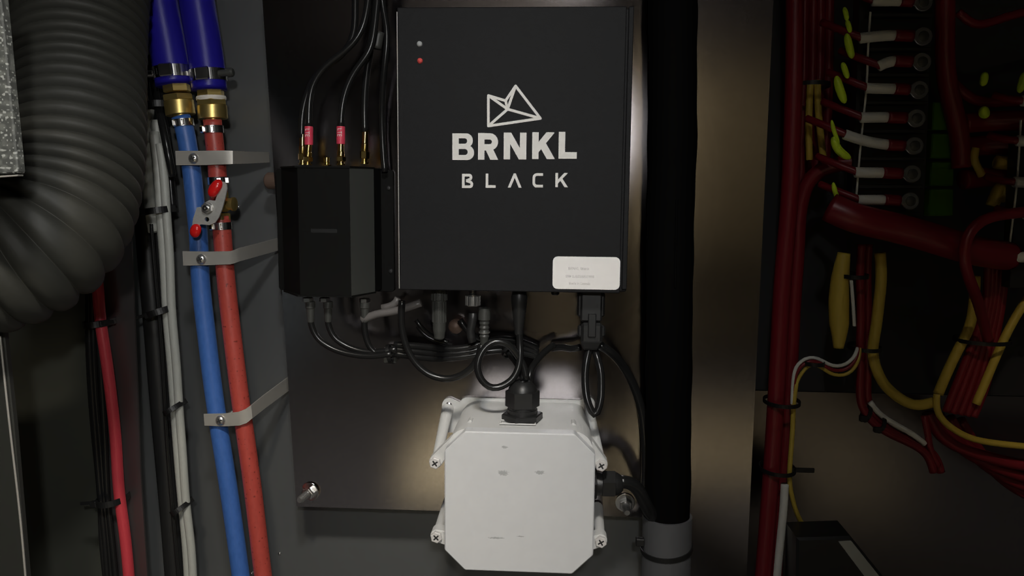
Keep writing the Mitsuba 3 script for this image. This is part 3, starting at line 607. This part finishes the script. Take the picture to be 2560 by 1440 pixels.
# black pipe, thin wire and grey cables
solo('black_tube', wire([(352, 330, .995), (356, 430, .995), (362, 520, .995), (371, 640, .995), (385, 800, .995), (398, 960, .995), (412, 1120, .995), (428, 1300, .995), (442, 1490, .995)], .995, 27, 22), 'plastic_black', 'black tube left of the grey cables', 'tube', True)
solo('thin_wire', wire([(378, 560, .95), (387, 680, .95), (398, 800, .95), (408, 950, .95), (418, 1120, .95), (433, 1300, .95), (450, 1490, .95)], .95, 4.5, 10), 'cable_black', 'thin glossy black wire between the black tube and the grey cables', 'wire', True)
pp = [[(372, 270, .975), (365, 340, .975), (368, 430, .97), (377, 530, .965), (385, 580, .962)],
      [(385, 330, .965), (395, 420, .962), (401, 520, .96), (410, 640, .96), (417, 770, .96), (428, 900, .96), (437, 1020, .96), (446, 1140, .96), (457, 1265, .96), (466, 1360, .96), (473, 1490, .96)],
      [(400, 360, .96), (410, 440, .957), (416, 525, .955), (424, 640, .955), (429, 770, .955), (440, 900, .955), (448, 1020, .955), (457, 1140, .955), (466, 1265, .955), (477, 1360, .955), (484, 1490, .955)],
      [(392, 300, .972), (398, 410, .972), (409, 530, .970), (418, 650, .97), (424, 775, .97), (434, 900, .97), (443, 1020, .97), (451, 1140, .97), (462, 1265, .97), (471, 1360, .97), (479, 1490, .97)]]
bundle('grey_cable_bundle', 'bundle of grey cables tied together left of the blue hose', pp, 'cable_grey', 'cables', [14, 12, 11, 14], .96, pn='cable')
pp = [[(376, 140, .985), (384, 200, .98), (396, 260, .972), (410, 330, .955), (424, 400, .950), (432, 440, .955)],
      [(396, 200, .995), (402, 260, .993), (414, 340, .99), (424, 430, .988), (432, 520, .988)]]
bundle('black_cable_pair', 'pair of glossy black cables feeding into the grey cable bundle', pp, 'cable_black', 'cables', [10, 11], .97, pn='cable')
solo('black_tube', wire([(346, -330, .99), (352, 60, .985), (360, 160, .98), (366, 260, .98)], .98, 9, 14), 'cable_black', 'narrow black tube beside the duct near the top', 'tube', True)
tie(400, 526, .962, 34, .020, 8, 'black tie around the grey cables beside the ball valve', head=-26)
tie(404, 777, .962, 34, .020, 18, 'second black tie down the grey cables', head=-22)
tie(438, 1018, .958, 27, .018, 32, 'third black tie down the grey cables', wpx=13)
tie(455, 1266, .958, 27, .018, 34, 'lowest black tie on the grey cables', wpx=13)
tie(398, 262, .965, 30, .016, 4, 'black tie at the top of the grey cables beside the brass fittings', head=-28)
t = thing('clip_bracket', 'small steel clip on the wall between the duct and the left blue hose', 'clip')
o = P(362, 182, .97); part(t, 'stud', lathe(o + [0, .02, 0], (0, -1, 0), [(0, .003), (.016, .003), (.016, .0045), (.019, .004), (.021, .0022), (.0212, .0001)], 18), 'chrome', 30)
part(t, 'plate', extrude(pxpoly([(356, 240), (368, 240), (370, 252), (380, 255), (379, 262), (370, 264), (371, 276), (358, 278)], .972), .972, .003), 'strap_steel')

# blue silicone hoses and brass couplings
def hose(pts, Y, rpx, m, name, label):
    return solo(name, wire(pts, Y, rpx, 36), m, label, 'hose', True)
YB = .950
hose([(385, -330), (397, 0), (412, 80), (427, 160), (436, 214)], YB, 44.5, 'silicone_blue', 'silicone_hose', 'bright blue silicone hose at the top, the left one of two')
hose([(484, -330), (492, 0), (505, 80), (517, 160), (524, 227)], YB, 42.5, 'silicone_blue', 'silicone_hose', 'bright blue silicone hose at the top, the right one of two')
def worm_clamp(px, py, Y, rpx, dx, dy, label, screw_side):
    t = thing('hose_clamp', label, 'hose clamp'); o = P(px, py, Y); ax = unit(P(px + dx, py + dy, Y) - o); r = rpx * S(Y)
    xd = unit(np.cross(ax, (0, -1, 0))); xd = xd if xd[0] > 0 else -xd
    part(t, 'band', ring(o, ax, r, r, .0135, .0009, xd, 60), 'chrome')
    part(t, 'housing', obox(o + np.array([0, -r - .002, 0]) + xd * .003, xd, np.array([0, 1.0, 0]), ax, (.016, .005, .0145), .0012), 'chrome')
    s0 = o + np.array([0, -r * .45, 0]) + xd * screw_side * (r + .0015)
    part(t, 'screw', cat([lathe(s0 - xd * screw_side * .004, xd * screw_side, [(0, .004), (.010, .004), (.0105, .0055), (.015, .0055), (.017, .004), (.0172, .001)], 18)]), 'plastic_dark' if screw_side > 0 else 'chrome', 30)
    for q in range(-3, 4):
        a = q * .22; d = xd * math.sin(a) + np.array([0, -1, 0]) * math.cos(a)
        if abs(q) > 1: part(t, 'notch', obox(o + d * (r + .0009), np.cross(ax, d), d, ax, (.0012, .0006, .007), .0001), 'slot_dark')
worm_clamp(432, 182, YB, 45, 12, 80, 'steel clamp on the left blue silicone hose', -1)
worm_clamp(520, 190, YB, 43, 10, 80, 'steel clamp with a dark screw on the right blue silicone hose', 1)
def coupling(ptop, pbot, Y, label, tape=False):
    t = thing('brass_coupling', label, 'pipe fitting')
    a, b = P(*ptop, Y), P(*pbot, Y); ax = unit(b - a); n = np.linalg.norm(b - a)
    R = 37 * S(Y)
    part(t, 'upper_nut', hexnut(a, ax, R * .90, n * .30, turn=.35), 'brass')
    if tape:
        part(t, 'thread_tape', lathe(a + ax * n * .24, ax, [(0, R * .80), (n * .01, R * .95), (n * .07, R * .99), (n * .15, R * .95), (n * .16, R * .8)], 30), 'tape_white', 30, 'white thread tape')
    part(t, 'middle_nut', hexnut(a + ax * n * .36, ax, R * 1.04, n * .20, turn=.15, c=.08), 'brass')
    part(t, 'collar', lathe(a + ax * n * .54, ax, [(0, R * .92), (n * .02, R * .97), (n * .44, R * .97), (n * .46, R * .92), (n * .46, R * .5), (n * .75, R * .5)], 44), 'brass', 30)
coupling((440, 208), (452, 288), YB, 'brass coupling on the left hose, blue above and below')
coupling((526, 222), (533, 298), YB, 'brass coupling with white thread tape on the right hose', True)
hose([(452, 292), (461, 322), (472, 380), (481, 440), (487, 500), (496, 590), (500, 680), (512, 800), (537, 1000), (568, 1200), (602, 1440), (610, 1500)], .938, 23, 'pex_blue', 'blue_hose', 'matte blue hose running down left of the red hose')
hose([(531, 300), (534, 335), (540, 390), (545, 455), (548, 505)], .938, 22.5, 'pex_red', 'red_hose', 'short dark red hose between the brass coupling and the ball valve')
hose([(552, 540), (556, 590), (564, 690), (576, 800), (601, 1000), (629, 1200), (658, 1440), (666, 1500)], .938, 23, 'pex_red', 'red_hose', 'long red hose running down from the ball valve')
def pinch(px, py, Y, rpx, dx, label, ear=1):
    t = thing('pinch_clamp', label, 'hose clamp'); o = P(px, py, Y); ax = unit(P(px + dx, py + 100, Y) - o); r = rpx * S(Y)
    xd = unit(np.cross(ax, (0, -1, 0))); xd = xd if xd[0] > 0 else -xd
    part(t, 'band', ring(o, ax, r, r, .0085, .0010, xd, 48), 'chrome')
    d = unit(np.array([0, -1, 0]) - xd * .5 * ear)
    part(t, 'ear', cat([obox(o + d * (r + .0024), np.cross(ax, d), d, ax, (.007, .0045, .0082), .0012), obox(o + d * (r + .0008) + xd * .010, np.cross(ax, d), d, ax, (.005, .002, .007), .0006)]), 'chrome')
pinch(457, 308, .938, 25, 18, 'crimped steel clamp below the left brass coupling')
pinch(531, 324, .938, 25, 10, 'crimped steel clamp below the right brass coupling')
pinch(545, 452, .938, 23.5, 8, 'crimped steel clamp just above the ball valve', -1)
pinch(553, 565, .938, 24, 8, 'crimped steel clamp just below the ball valve')
# ball valve
t = thing('ball_valve', 'small brass ball valve with a flat steel lever in the red hose', 'valve')
vb, va = P(553, 556, .938), P(546, 462, .938); ax = unit(vb - va); n = np.linalg.norm(vb - va); R = 22 * S(.938)
part(t, 'body', lathe(va, ax, [(0, R * .6), (n * .18, R * .62), (n * .2, R * .9), (n * .34, R * .95), (n * .36, R * .75), (n * .42, R * 1.05), (n * .55, R * 1.2), (n * .68, R * 1.05), (n * .72, R * .8)], 30), 'brass', 30)
part(t, 'end_nut', hexnut(va + ax * n * .76, ax, R * 1.15, n * .18), 'brass')
part(t, 'end_nut', hexnut(va + ax * n * .20, ax, R * 1.1, n * .16), 'brass')
part(t, 'side_cap', lathe(P(556, 510, .938), (1, -.1, 0), [(0, R * .7), (R * 1.2, R * .7), (R * 1.25, R * .8), (R * 1.5, R * .8), (R * 1.6, R * .4)], 20), 'brass', 30)
q = [(540, 262), (575, 260), (605, 288), (612, 345), (585, 470), (550, 595), (512, 690), (470, 752), (400, 782), (300, 772), (225, 800), (192, 790), (205, 700), (250, 570), (290, 562), (310, 590), (330, 520), (400, 480), (470, 490), (520, 335)]
lev = pxpoly([(440 + x / 4.8, 400 + y / 4.8) for x, y in q], .902).buffer(.0012, 3).buffer(-.0012, 3)
h0 = P(440 + 370 / 4.8, 400 + 712 / 4.8, .902); nut = P(440 + 382 / 4.8, 400 + 577 / 4.8, .902)
lev = lev.union(Point(nut[0], nut[2]).buffer(.0068)).difference(Point(h0[0], h0[2]).buffer(.0027))
part(t, 'lever', extrude(lev, .902, .0022), 'valve_plate', label='flat steel lever with a round hole')
part(t, 'stem', lathe(nut + [0, -.001, 0], (0, 1, 0), [(0, .004), (.034, .004), (.035, .003)], 18), 'brass', 30)
k = part(t, 'nut', hexnut(nut - [0, 0, 0], (0, -1, 0), .0064, .005), 'bright_steel')
part(k, 'washer', lathe(nut - [0, .0, 0], (0, -1, 0), [(0, .0068), (.001, .0068), (.0011, .005)], 24), 'bright_steel', 30)
part(k, 'stem_end', lathe(nut - [0, .004, 0], (0, -1, 0), [(0, .0034), (.003, .0034), (.0036, .0026), (.0036, .001), (.002, .0005)], 20), 'chrome', 30)
mat('grip_red', (0.62, 0.012, 0.012), 0.22)
def grip(pts, r0):
    c = path(pts, n=24); s = np.linspace(-1, 1, 24); return sweep(c, r0 * np.sqrt(np.maximum(1 - np.abs(s) ** 2.6, .01)), 22, (1.0, .75))
part(t, 'grip', grip([(526, 492, .900), (534, 476, .899), (544, 461, .900), (552, 450, .902)], .0062), 'grip_red', True, 'upper red plastic grip')
part(t, 'grip', grip([(484, 592, .902), (489, 576, .900), (494, 560, .901)], .0062), 'grip_red', True, 'lower red plastic grip')
# straps
def strap(top, bot, label, screw, group=None):
    """top, bot: rows of (px, py, Y) along the upper and the lower edge."""
    t = thing('hose_strap', label, 'strap', group)
    a = np.array([P(*q) for q in top]); b = np.array([P(*q) for q in bot]); n = len(a)
    e = np.gradient((a + b) / 2, axis=0); nrm = unit_rows(np.cross(e, a - b)); th = .0014
    if nrm[0][1] > 0: nrm = -nrm
    v = np.vstack([a, b, a - nrm * th, b - nrm * th]); f = []
    for i in range(n - 1):
        for (p, q_) in ((0, 1), (1, 3), (3, 2), (2, 0)):
            f += [[p * n + i, q_ * n + i, q_ * n + i + 1], [p * n + i, q_ * n + i + 1, p * n + i + 1]]
    for i in (0, n - 1): f += [[i, n + i, 3 * n + i], [i, 3 * n + i, 2 * n + i]]
    m = trimesh.Trimesh(v, f, process=False); m.fix_normals(); part(t, 'band', m, 'strap_steel', 25)
    o = P(*screw); r = .0062
    k = part(t, 'screw', lathe(o, (0, -1, 0), [(-.05, r * .4), (0, r * .4), (0, r), (r * .35, r * .94), (r * .6, r * .68), (r * .74, r * .3), (r * .76, .0001)], 26), 'bright_steel', 40, 'round head screw')
    for w_ in (0, 1):
        x = np.array([math.cos(.4 + w_ * 1.57), 0, math.sin(.4 + w_ * 1.57)]); z = np.cross(x, (0, -1, 0))
        part(k, 'slot', obox(o + [0, -r * .66, 0], x, np.array([0, -1.0, 0]), z, (r * 1.0, r * .25, r * .25), .0001), 'slot_dark')
YT = .922
strap([(438, 377, YT), (500, 377, YT), (560, 376, YT), (582, 377, YT + .003), (620, 379, .955), (672, 380, 1.0)], [(440, 413, YT), (500, 413, YT), (560, 411, YT), (582, 410, YT + .003), (620, 409, .955), (674, 406, 1.0)], 'grey steel strap over both hoses above the ball valve', (485, 396, YT))
strap([(456, 628, YT), (520, 629, YT), (575, 628, YT), (584, 626, YT + .003), (600, 620, .932), (640, 610, .965), (700, 594, 1.02)], [(458, 664, YT), (520, 663, YT), (575, 661, YT), (584, 659, YT + .003), (600, 653, .932), (640, 642, .965), (700, 625, 1.02)], 'grey steel strap over both hoses below the ball valve', (504, 648, YT))
strap([(509, 1035, YT), (560, 1034, YT), (596, 1030, YT), (614, 1023, YT + .002), (628, 1014, .928), (660, 988, .96), (722, 942, 1.02)], [(511, 1064, YT), (560, 1066, YT), (598, 1064, YT), (616, 1058, YT + .002), (631, 1046, .928), (664, 1020, .96), (726, 974, 1.02)], 'grey steel strap over both hoses, the lowest one', (552, 1050, YT))

# ------------------------------------------------------------------ right: wiring in the recess
YR = 1.06
def rw_(pts, Y, r, label, m='wire_red', name='red_cable', cat_='cable', group=None):
    return solo(name, wire(pts, Y, r, 16), m, label, cat_, True, group)
rw_([(1985, -330), (1985, 200), (1980, 360), (1972, 520), (1958, 680), (1948, 850), (1940, 1000), (1929, 1170), (1908, 1440), (1903, 1500)], YR - .02, 21, 'thick red cable running down right beside the edge of the steel bulkhead')
rw_([(2150, 404, YR - .02), (2090, 412, YR - .01), (2034, 440, YR), (2004, 500, YR + .005), (1994, 600, YR + .005), (1984, 760, YR + .005), (1977, 900, YR + .005), (1969, 1010, YR + .005), (1958, 1170, YR + .005), (1944, 1300, YR + .005), (1938, 1500, YR + .005)], YR, 18, 'red cable that turns from the lowest terminals down beside the thick one')
for i, (x, y1, lab) in enumerate(((2012, 470, 'left'), (2034, 430, 'second'), (2052, 420, 'third'), (2074, 400, 'right'))):
    rw_([(x, -60), (x - 2, 150), (x - 6, 300), (x - 10, y1)], YR + .03, 11, f'{lab} of four dark red wires hanging at the top right', group=None)
rw_([(2044, 200, YR), (2046, 280, YR), (2052, 340, YR), (2058, 395, YR)], YR, 8, 'thin amber wire in front of the dark red wires', 'wire_yellow', 'yellow_wire', 'wire')
rw_([(2026, 210, YR), (2022, 300, YR), (2024, 400, YR)], YR, 8, 'thin amber wire left of the other amber wire', 'wire_yellow', 'yellow_wire', 'wire')
def rtie(px, py, Y, a, b, label, tail=True):
    t = thing('cable_tie', label, 'cable tie'); o = P(px, py, Y)
    part(t, 'strap', ring(o, UP, a * S(Y), b, .005, .0013, np.array([1.0, 0, 0])), 'tie_black')
    if tail: part(t, 'tail', obox(o + np.array([(a + 22) * S(Y), .0, -.002]), *np.eye(3), (.03, .003, .006), .0005), 'tie_black')
rtie(1954, 1003, YR - .014, 42, .0285, 'upper black tie around the red cables right of the bulkhead', False)
rtie(1943, 1170, YR - .014, 42, .0285, 'lower black tie around the red cables right of the bulkhead')
rtie(2020, 215, YR + .005, 46, .036, 'black tie around the dark red wires at the top right', False)
rw_([(1990, 960, YR - .03), (1984, 1010, YR - .03), (1982, 1060, YR - .03), (1975, 1160, YR - .03), (1974, 1200, YR - .03), (1982, 1250, YR - .025), (2000, 1300, YR - .02), (2034, 1345, YR - .01)], YR - .03, 6, 'thin yellow wire curving down right of the red cables', 'wire_yellow', 'yellow_wire', 'wire')
rw_([(1962, 1210, YR - .03), (1958, 1280, YR - .03), (1950, 1360, YR - .03), (1938, 1500, YR - .03)], YR - .03, 10, 'flat pale cable in front of the red cables near the bottom', 'wire_white', 'pale_cable')
rw_([(1984, 1310, YR - .02), (1978, 1380, YR - .02), (1972, 1500, YR - .02)], YR - .02, 7, 'dull yellow wire at the bottom edge right of the pale cable', 'wire_yellow', 'yellow_wire', 'wire')
# twisted trio
for dx, dy, m, nm, lab in ((0, 0, 'wire_red', 'red_wire', 'red wire of the twisted group sagging between the red cables and the yellow sleeves'), (4, 9, 'wire_yellow', 'yellow_wire', 'yellow wire of the sagging twisted group'), (-2, -9, 'wire_white', 'pale_wire', 'pale wire of the sagging twisted group')):
    rw_([(1982 + dx, 1010, YR - .03), (1985 + dx, 960 + dy, YR - .03), (1998 + dx * 2, 922 + dy, YR - .03), (2028 + dx, 903 + dy, YR - .03), (2050, 908 + dy, YR - .03), (2080, 924 + dy * 1.2, YR - .03), (2115 + dx, 922 + dy * 1.3, YR - .03), (2140 + dx, 895 + dy, YR - .03), (2146 + dx, 870, YR - .025)], YR - .03, 4.3, lab, m, nm, 'wire')
rtie(2036, 908, YR - .03, 22, .012, 'black tie on the sagging twisted wires', False)
# yellow sleeves
def sleeve(pts, Y, rs, label):
    c = path(pts, Y, 40); r = np.interp(np.linspace(0, 1, 40), np.linspace(0, 1, len(rs)), rs) * S(Y); return solo('yellow_cable', sweep(c, r, 18), 'wire_yellow', label, 'cable', True)
sleeve([(2110, 632), (2100, 700), (2097, 780), (2098, 830), (2096, 870)], YR - .02, [15, 21, 24, 23, 12], 'thick yellow cable end left of the red wires below the terminals')
rw_([(2200, 632, YR - .01), (2203, 690, YR - .01), (2197, 760, YR - .01), (2188, 830, YR - .01), (2182, 880, YR - .01), (2196, 935, YR - .01), (2235, 985, YR), (2290, 1012, YR), (2335, 1005, YR)], YR, 13, 'yellow cable curving down and right from below the terminals', 'wire_yellow', 'yellow_cable')
for i, (x, lab) in enumerate(((2148, 'left'), (2166, 'right'))):
    rw_([(x + 6, 610), (x + 2, 700), (x + 4, 790), (x + 2, 870), (x + 3, 940), (x + 6, 1010), (x + 40, 1060), (x + 110, 1100), (x + 170, 1140), (x + 186, 1180)], YR - .005 + i * .012, 10, f'{lab} one of two red wires running down between the yellow cables')
rw_([(2128, 700), (2132, 750), (2136, 815)], YR - .034, 4, 'thin pale wire in front of the thick yellow cable end', 'wire_white', 'pale_wire', 'wire')
rtie(2128, 688, YR - .012, 36, .028, 'black tie around the thick yellow cable end', False)
rtie(2160, 868, YR - .005, 36, .026, 'black tie where the yellow and red wires meet', False)
rw_([(2345, 985, YR), (2362, 945, YR), (2395, 875, YR), (2422, 820, YR), (2436, 740, YR), (2438, 690, YR)], YR, 12, 'yellow cable rising on the left side of the right red bundle', 'wire_yellow', 'yellow_cable')
rw_([(2440, 1010, YR), (2470, 940, YR), (2500, 870, YR), (2535, 800, YR), (2580, 730, YR)], YR, 10, 'yellow cable rising on the right side of the right red bundle', 'wire_yellow', 'yellow_cable')
for i in range(5):
    rw_([(2365 + i * 17, 1030 + i * 3, YR + .01), (2398 + i * 17, 945 + i * 3, YR + .01), (2436 + i * 13, 850, YR + .01), (2462 + i * 10, 770, YR + .01), (2470 + i * 11, 660, YR + .01)], YR, 10, f"{['first', 'second', 'third', 'fourth', 'fifth'][i]} red wire from the left in the rising bundle at the right edge")
rtie(2455, 850, YR + .005, 62, .030, 'black tie around the rising red and yellow bundle', False)
rw_([(2342, 985, YR - .01), (2345, 1030, YR - .01), (2380, 1070, YR - .01), (2430, 1096, YR - .01), (2490, 1108, YR - .01), (2980, 1118, YR - .01)], YR, 8, 'yellow cable curving away to the right edge low down', 'wire_yellow', 'yellow_cable')
for i in range(4):
    rw_([(2320 + i * 26, 1032 + i * 6, YR + .02 + i * .014), (2350 + i * 32, 1085 + i * 14, YR + .02 + i * .014), (2430 + i * 26, 1130 + i * 22, YR + .02 + i * .014), (2980, 1165 + i * 36, YR + .02 + i * .014)], YR, 15, f"{['uppermost', 'second', 'third', 'lowest'][i]} of the dark red cables sweeping to the right edge", )
rw_([(2310, 1040, YR), (2320, 1090, YR), (2328, 1130, YR), (2345, 1165, YR)], YR, 8, 'short red wire end hanging below the yellow bend')
for (px, py, lab) in ((2165, 1035, 'upper'), (2200, 1062, 'lower')):
    t = thing('cable_tie', f'{lab} black tie with a cut tail at the loose wires low in the recess', 'cable tie'); o = P(px, py, YR)
    part(t, 'strap', ring(o, (1, 0, -.4), .010, .010, .005, .0013, UP), 'tie_black'); part(t, 'head', obox(o - [.006, .008, .004], *np.eye(3), (.010, .007, .008)), 'tie_black')
rw_([(2175, 1005, YR), (2195, 1030, YR), (2240, 1062, YR), (2290, 1092, YR), (2312, 1110, YR)], YR, 7, 'pale wire in the loose bundle low in the recess', 'wire_white', 'pale_wire', 'wire')
# big cable across, loop at the right
rw_([(2075, 518, YR - .05), (2130, 542, YR - .06), (2220, 565, YR - .06), (2320, 592, YR - .065), (2420, 622, YR - .06), (2520, 640, YR - .03)], YR - .05, 36, 'very thick dark red cable slanting across below the terminals')
rw_([(2980, 520, YR - .085), (2520, 535, YR - .09), (2455, 553, YR - .095), (2418, 595, YR - .10), (2412, 650, YR - .10), (2430, 715, YR - .085), (2452, 780, YR - .05), (2470, 850, YR - .02)], YR - .07, 13, 'dark red cable looping around the end of the very thick cable')
rw_([(2360, -330), (2362, 80), (2365, 180), (2380, 260), (2398, 340), (2404, 420)], YR + .02, 22, 'dark red cable hanging right of the ring terminals')
rw_([(2395, 30, YR + .03), (2440, 60, YR + .03), (2500, 48, YR + .03), (2980, 40, YR + .03)], YR, 10, 'dark red wire crossing at the upper right corner')
rw_([(2385, 210, YR + .03), (2440, 250, YR + .03), (2500, 255, YR + .03), (2980, 240, YR + .03)], YR, 12, 'dark red wire sagging towards the right edge')
for i, (y, lab) in enumerate(((300, 'upper'), (360, 'middle'), (440, 'lower'))):
    rw_([(2405, y + 10, YR + .03), (2460, y + 4, YR + .03), (2520, y + 2, YR + .02), (2980, y, YR + .02)], YR, 24, f'{lab} one of three level dark red cables at the right edge')
rw_([(2440, 370, YR + .01), (2436, 400, YR + .01), (2448, 425, YR + .01), (2455, 440, YR + .01)], YR, 9, 'short yellow wire right of the green blocks', 'wire_yellow', 'yellow_wire', 'wire')
rw_([(2490, 405, YR), (2520, 408, YR), (2550, 404, YR)], YR, 16, 'upper short yellow cable piece at the right edge', 'wire_yellow', 'yellow_cable')
rw_([(2480, 515, YR), (2490, 490, YR), (2500, 470, YR), (2520, 500, YR)], YR, 15, 'lower short yellow cable piece at the right edge', 'wire_yellow', 'yellow_cable')

# terminal strip with its ring terminals
YS1 = 1.03
t = thing('terminal_strip', 'tall black terminal strip carrying the row of ring terminals', 'terminal strip')
part(t, 'base', extrude(pxpoly([(2150, -60), (2335, -60), (2310, 545), (2128, 545)], YS1), YS1, .02, .001), 'plastic_black')
rows = [(2, 2180, 2252, 2330), (88, 2150, 2238, 2330), (152, 2196, 2237, 2327), (222, 2165, 2237, 2320), (293, 2152, 2220, 2313), (362, 2112, 2220, 2308), (432, 2138, 2208, 2302), (500, 2145, 2212, 2297)]
for i in range(8):
    y = rows[i][0] + 35; part(t, 'divider', extrude(pxpoly([(2170 - i * 4, y - 5), (2332 - i * 4, y - 5), (2332 - i * 4, y + 5), (2170 - i * 4, y + 5)], YS1 - .012), YS1 - .012, .0125, .0008), 'plastic_black')
part(t, 'rail', wire([(2176, 30, YS1 - .0135), (2170, 130, YS1 - .0135), (2166, 220, YS1 - .0135), (2158, 300, YS1 - .0135), (2150, 380, YS1 - .0135), (2140, 500, YS1 - .0135)], YS1, 2.6), 'wire_white', True, 'thin pale line down the strip')
names = ['topmost', 'second', 'third', 'fourth', 'fifth', 'sixth', 'seventh', 'lowest']
for i, (y, x0, x1, x2) in enumerate(rows):
    bend = {1: 8, 5: -26, 2: 14}.get(i, rng.uniform(-3, 3))
    t = thing('ring_terminal', f'{names[i]} wire with a white sleeve and a ring terminal on the left strip', 'wire terminal')
    Yt = YS1 - .022
    part(t, 'wire', wire([(x0 - 95, y - 40 + bend, Yt + .03), (x0 - 50, y - 22 + bend, Yt + .012), (x0 + 8, y + bend * .9, Yt)], Yt, 9), 'wire_red', True)
    part(t, 'sleeve', wire([(x0, y + bend, Yt), ((x0 + x1) / 2, y + bend * .35, Yt), (x1, y, Yt)], Yt, 12.5), 'wire_white', True, 'white heat shrink sleeve')
    part(t, 'collar', wire([(x1 - 2, y, Yt), (x1 + 22, y + 1, Yt), (x2 - 48, y + 2, Yt)], Yt, 14), 'wire_red', True, 'red insulating collar')
    o = P(x2 - 22, y + 3, Yt); a = Point(o[0], o[2]).buffer(21 * S(Yt), 10).union(sbox(o[0] - 34 * S(Yt), o[2] - 9 * S(Yt), o[0], o[2] + 9 * S(Yt)))
    part(t, 'ring', extrude(a, Yt - .001, .003, .0006), 'chrome', label='bright metal ring')
    part(t, 'screw', lathe(o - [0, .001, 0], (0, -1, 0), [(0, .0062), (.0012, .0062), (.0022, .005), (.0028, .0022), (.0029, .0001)], 20), 'plastic_dark', 40)
def taper(pp, Y, r):
    c = path(pp, Y, 16); u = np.linspace(-1, 1, 16); return sweep(c, r * S(Y) * np.sqrt(np.maximum(1 - .93 * np.abs(u) ** 3, .01)), 12)
lime = [[(2110, 18), (2115, 36), (2118, 52)], [(2116, 50), (2122, 66), (2126, 82)], [(2116, 84), (2122, 112), (2131, 146)], [(2106, 156), (2112, 174), (2120, 196)], [(2091, 190), (2099, 222), (2113, 258)], [(2079, 300), (2086, 330), (2098, 358)], [(2082, 342), (2096, 374), (2126, 396)], [(2083, 456), (2088, 480), (2099, 506)]]
rr = [6, 6, 9, 7, 10, 5, 10, 6]
for i, pp in enumerate(lime):
    solo('green_lit_wire', taper(pp, YS1 - .02, rr[i]), 'wire_lit_green', f'{["topmost", "second", "third", "fourth", "fifth", "sixth", "seventh", "lowest"][i]} short yellow wire bend painted as lit green left of the ring terminals', 'wire', True)
for i, (pp, r, lab) in enumerate((([(2548, 232), (2556, 205), (2562, 180)], 9, 'yellow wire bend painted as lit green at the upper right edge'), ([(2452, 270), (2460, 280), (2458, 296)], 12, 'yellow wire end painted as lit green right of the dark red cable'), ([(2462, 180), (2460, 200), (2456, 215)], 9, 'dim yellow wire end painted as lit green above the other one right of the dark red cable'))):
    solo('green_lit_wire', taper(pp, YR, r), 'wire_lit_green', lab, 'wire', True)
# green blocks and the second strip
t = thing('green_terminal_block', 'column of dark green blocks right of the ring terminals', 'terminal block')
for i, (y0, y1) in enumerate(((255, 325), (333, 396), (404, 465), (472, 540))):
    part(t, 'block', extrude(pxpoly([(2334 - i * 3, y0), (2388 - i * 1, y0), (2387 - i, y1), (2330 - i * 3, y1)], 1.09).buffer(-.002).buffer(.002, 3), 1.09, .03, .0015), 'green_plastic')
t = thing('terminal_strip', 'second black terminal strip cut by the right edge', 'terminal strip')
part(t, 'base', extrude(pxpoly([(2545, 330), (2700, 330), (2680, 720), (2525, 720)], YS1), YS1, .02, .001), 'plastic_black')
part(t, 'rail', wire([(2552, 300, YS1 - .004), (2540, 480, YS1 - .004), (2524, 610, YS1 - .004)], YS1, 2.4), 'wire_white', True, 'thin pale line down the strip')
for i, (x, y) in enumerate(((2555, 252), (2543, 352), (2535, 455), (2560, 535), (2515, 642))):
    t = thing('ring_terminal', f'{["topmost", "second", "third", "fourth", "lowest"][i]} white sleeved wire cut by the right edge', 'wire terminal')
    part(t, 'wire', wire([(x - 70, y - 14, YS1 + .012), (x - 30, y - 4, YS1 - .004), (x + 6, y, YS1 - .014)], YS1, 9), 'wire_red', True)
    part(t, 'sleeve', wire([(x, y, YS1 - .014), (x + 40, y + 1, YS1 - .014), (x + 80, y, YS1 - .014)], YS1, 13), 'wire_white', True, 'white heat shrink sleeve')
    part(t, 'ring', extrude(Point(*P(x + 120, y, YS1 - .014)[[0, 2]]).buffer(.011), YS1 - .015, .003, .0006), 'chrome')
# box at the bottom right
t = thing('low_box', 'black box with a grey slanting strip at the bottom right', 'box')
part(t, 'body', extrude(pxpoly([(1992, 1346), (2128, 1342), (2215, 1450), (2240, 1540), (1990, 1540)], .98), .98, .05, .003), 'plastic_black')
part(t, 'strip', extrude(pxpoly([(2096, 1354), (2128, 1352), (2206, 1450), (2220, 1540), (2180, 1540), (2168, 1450)], .9785), .9785, .002), 'cable_grey', label='grey slanting strip')
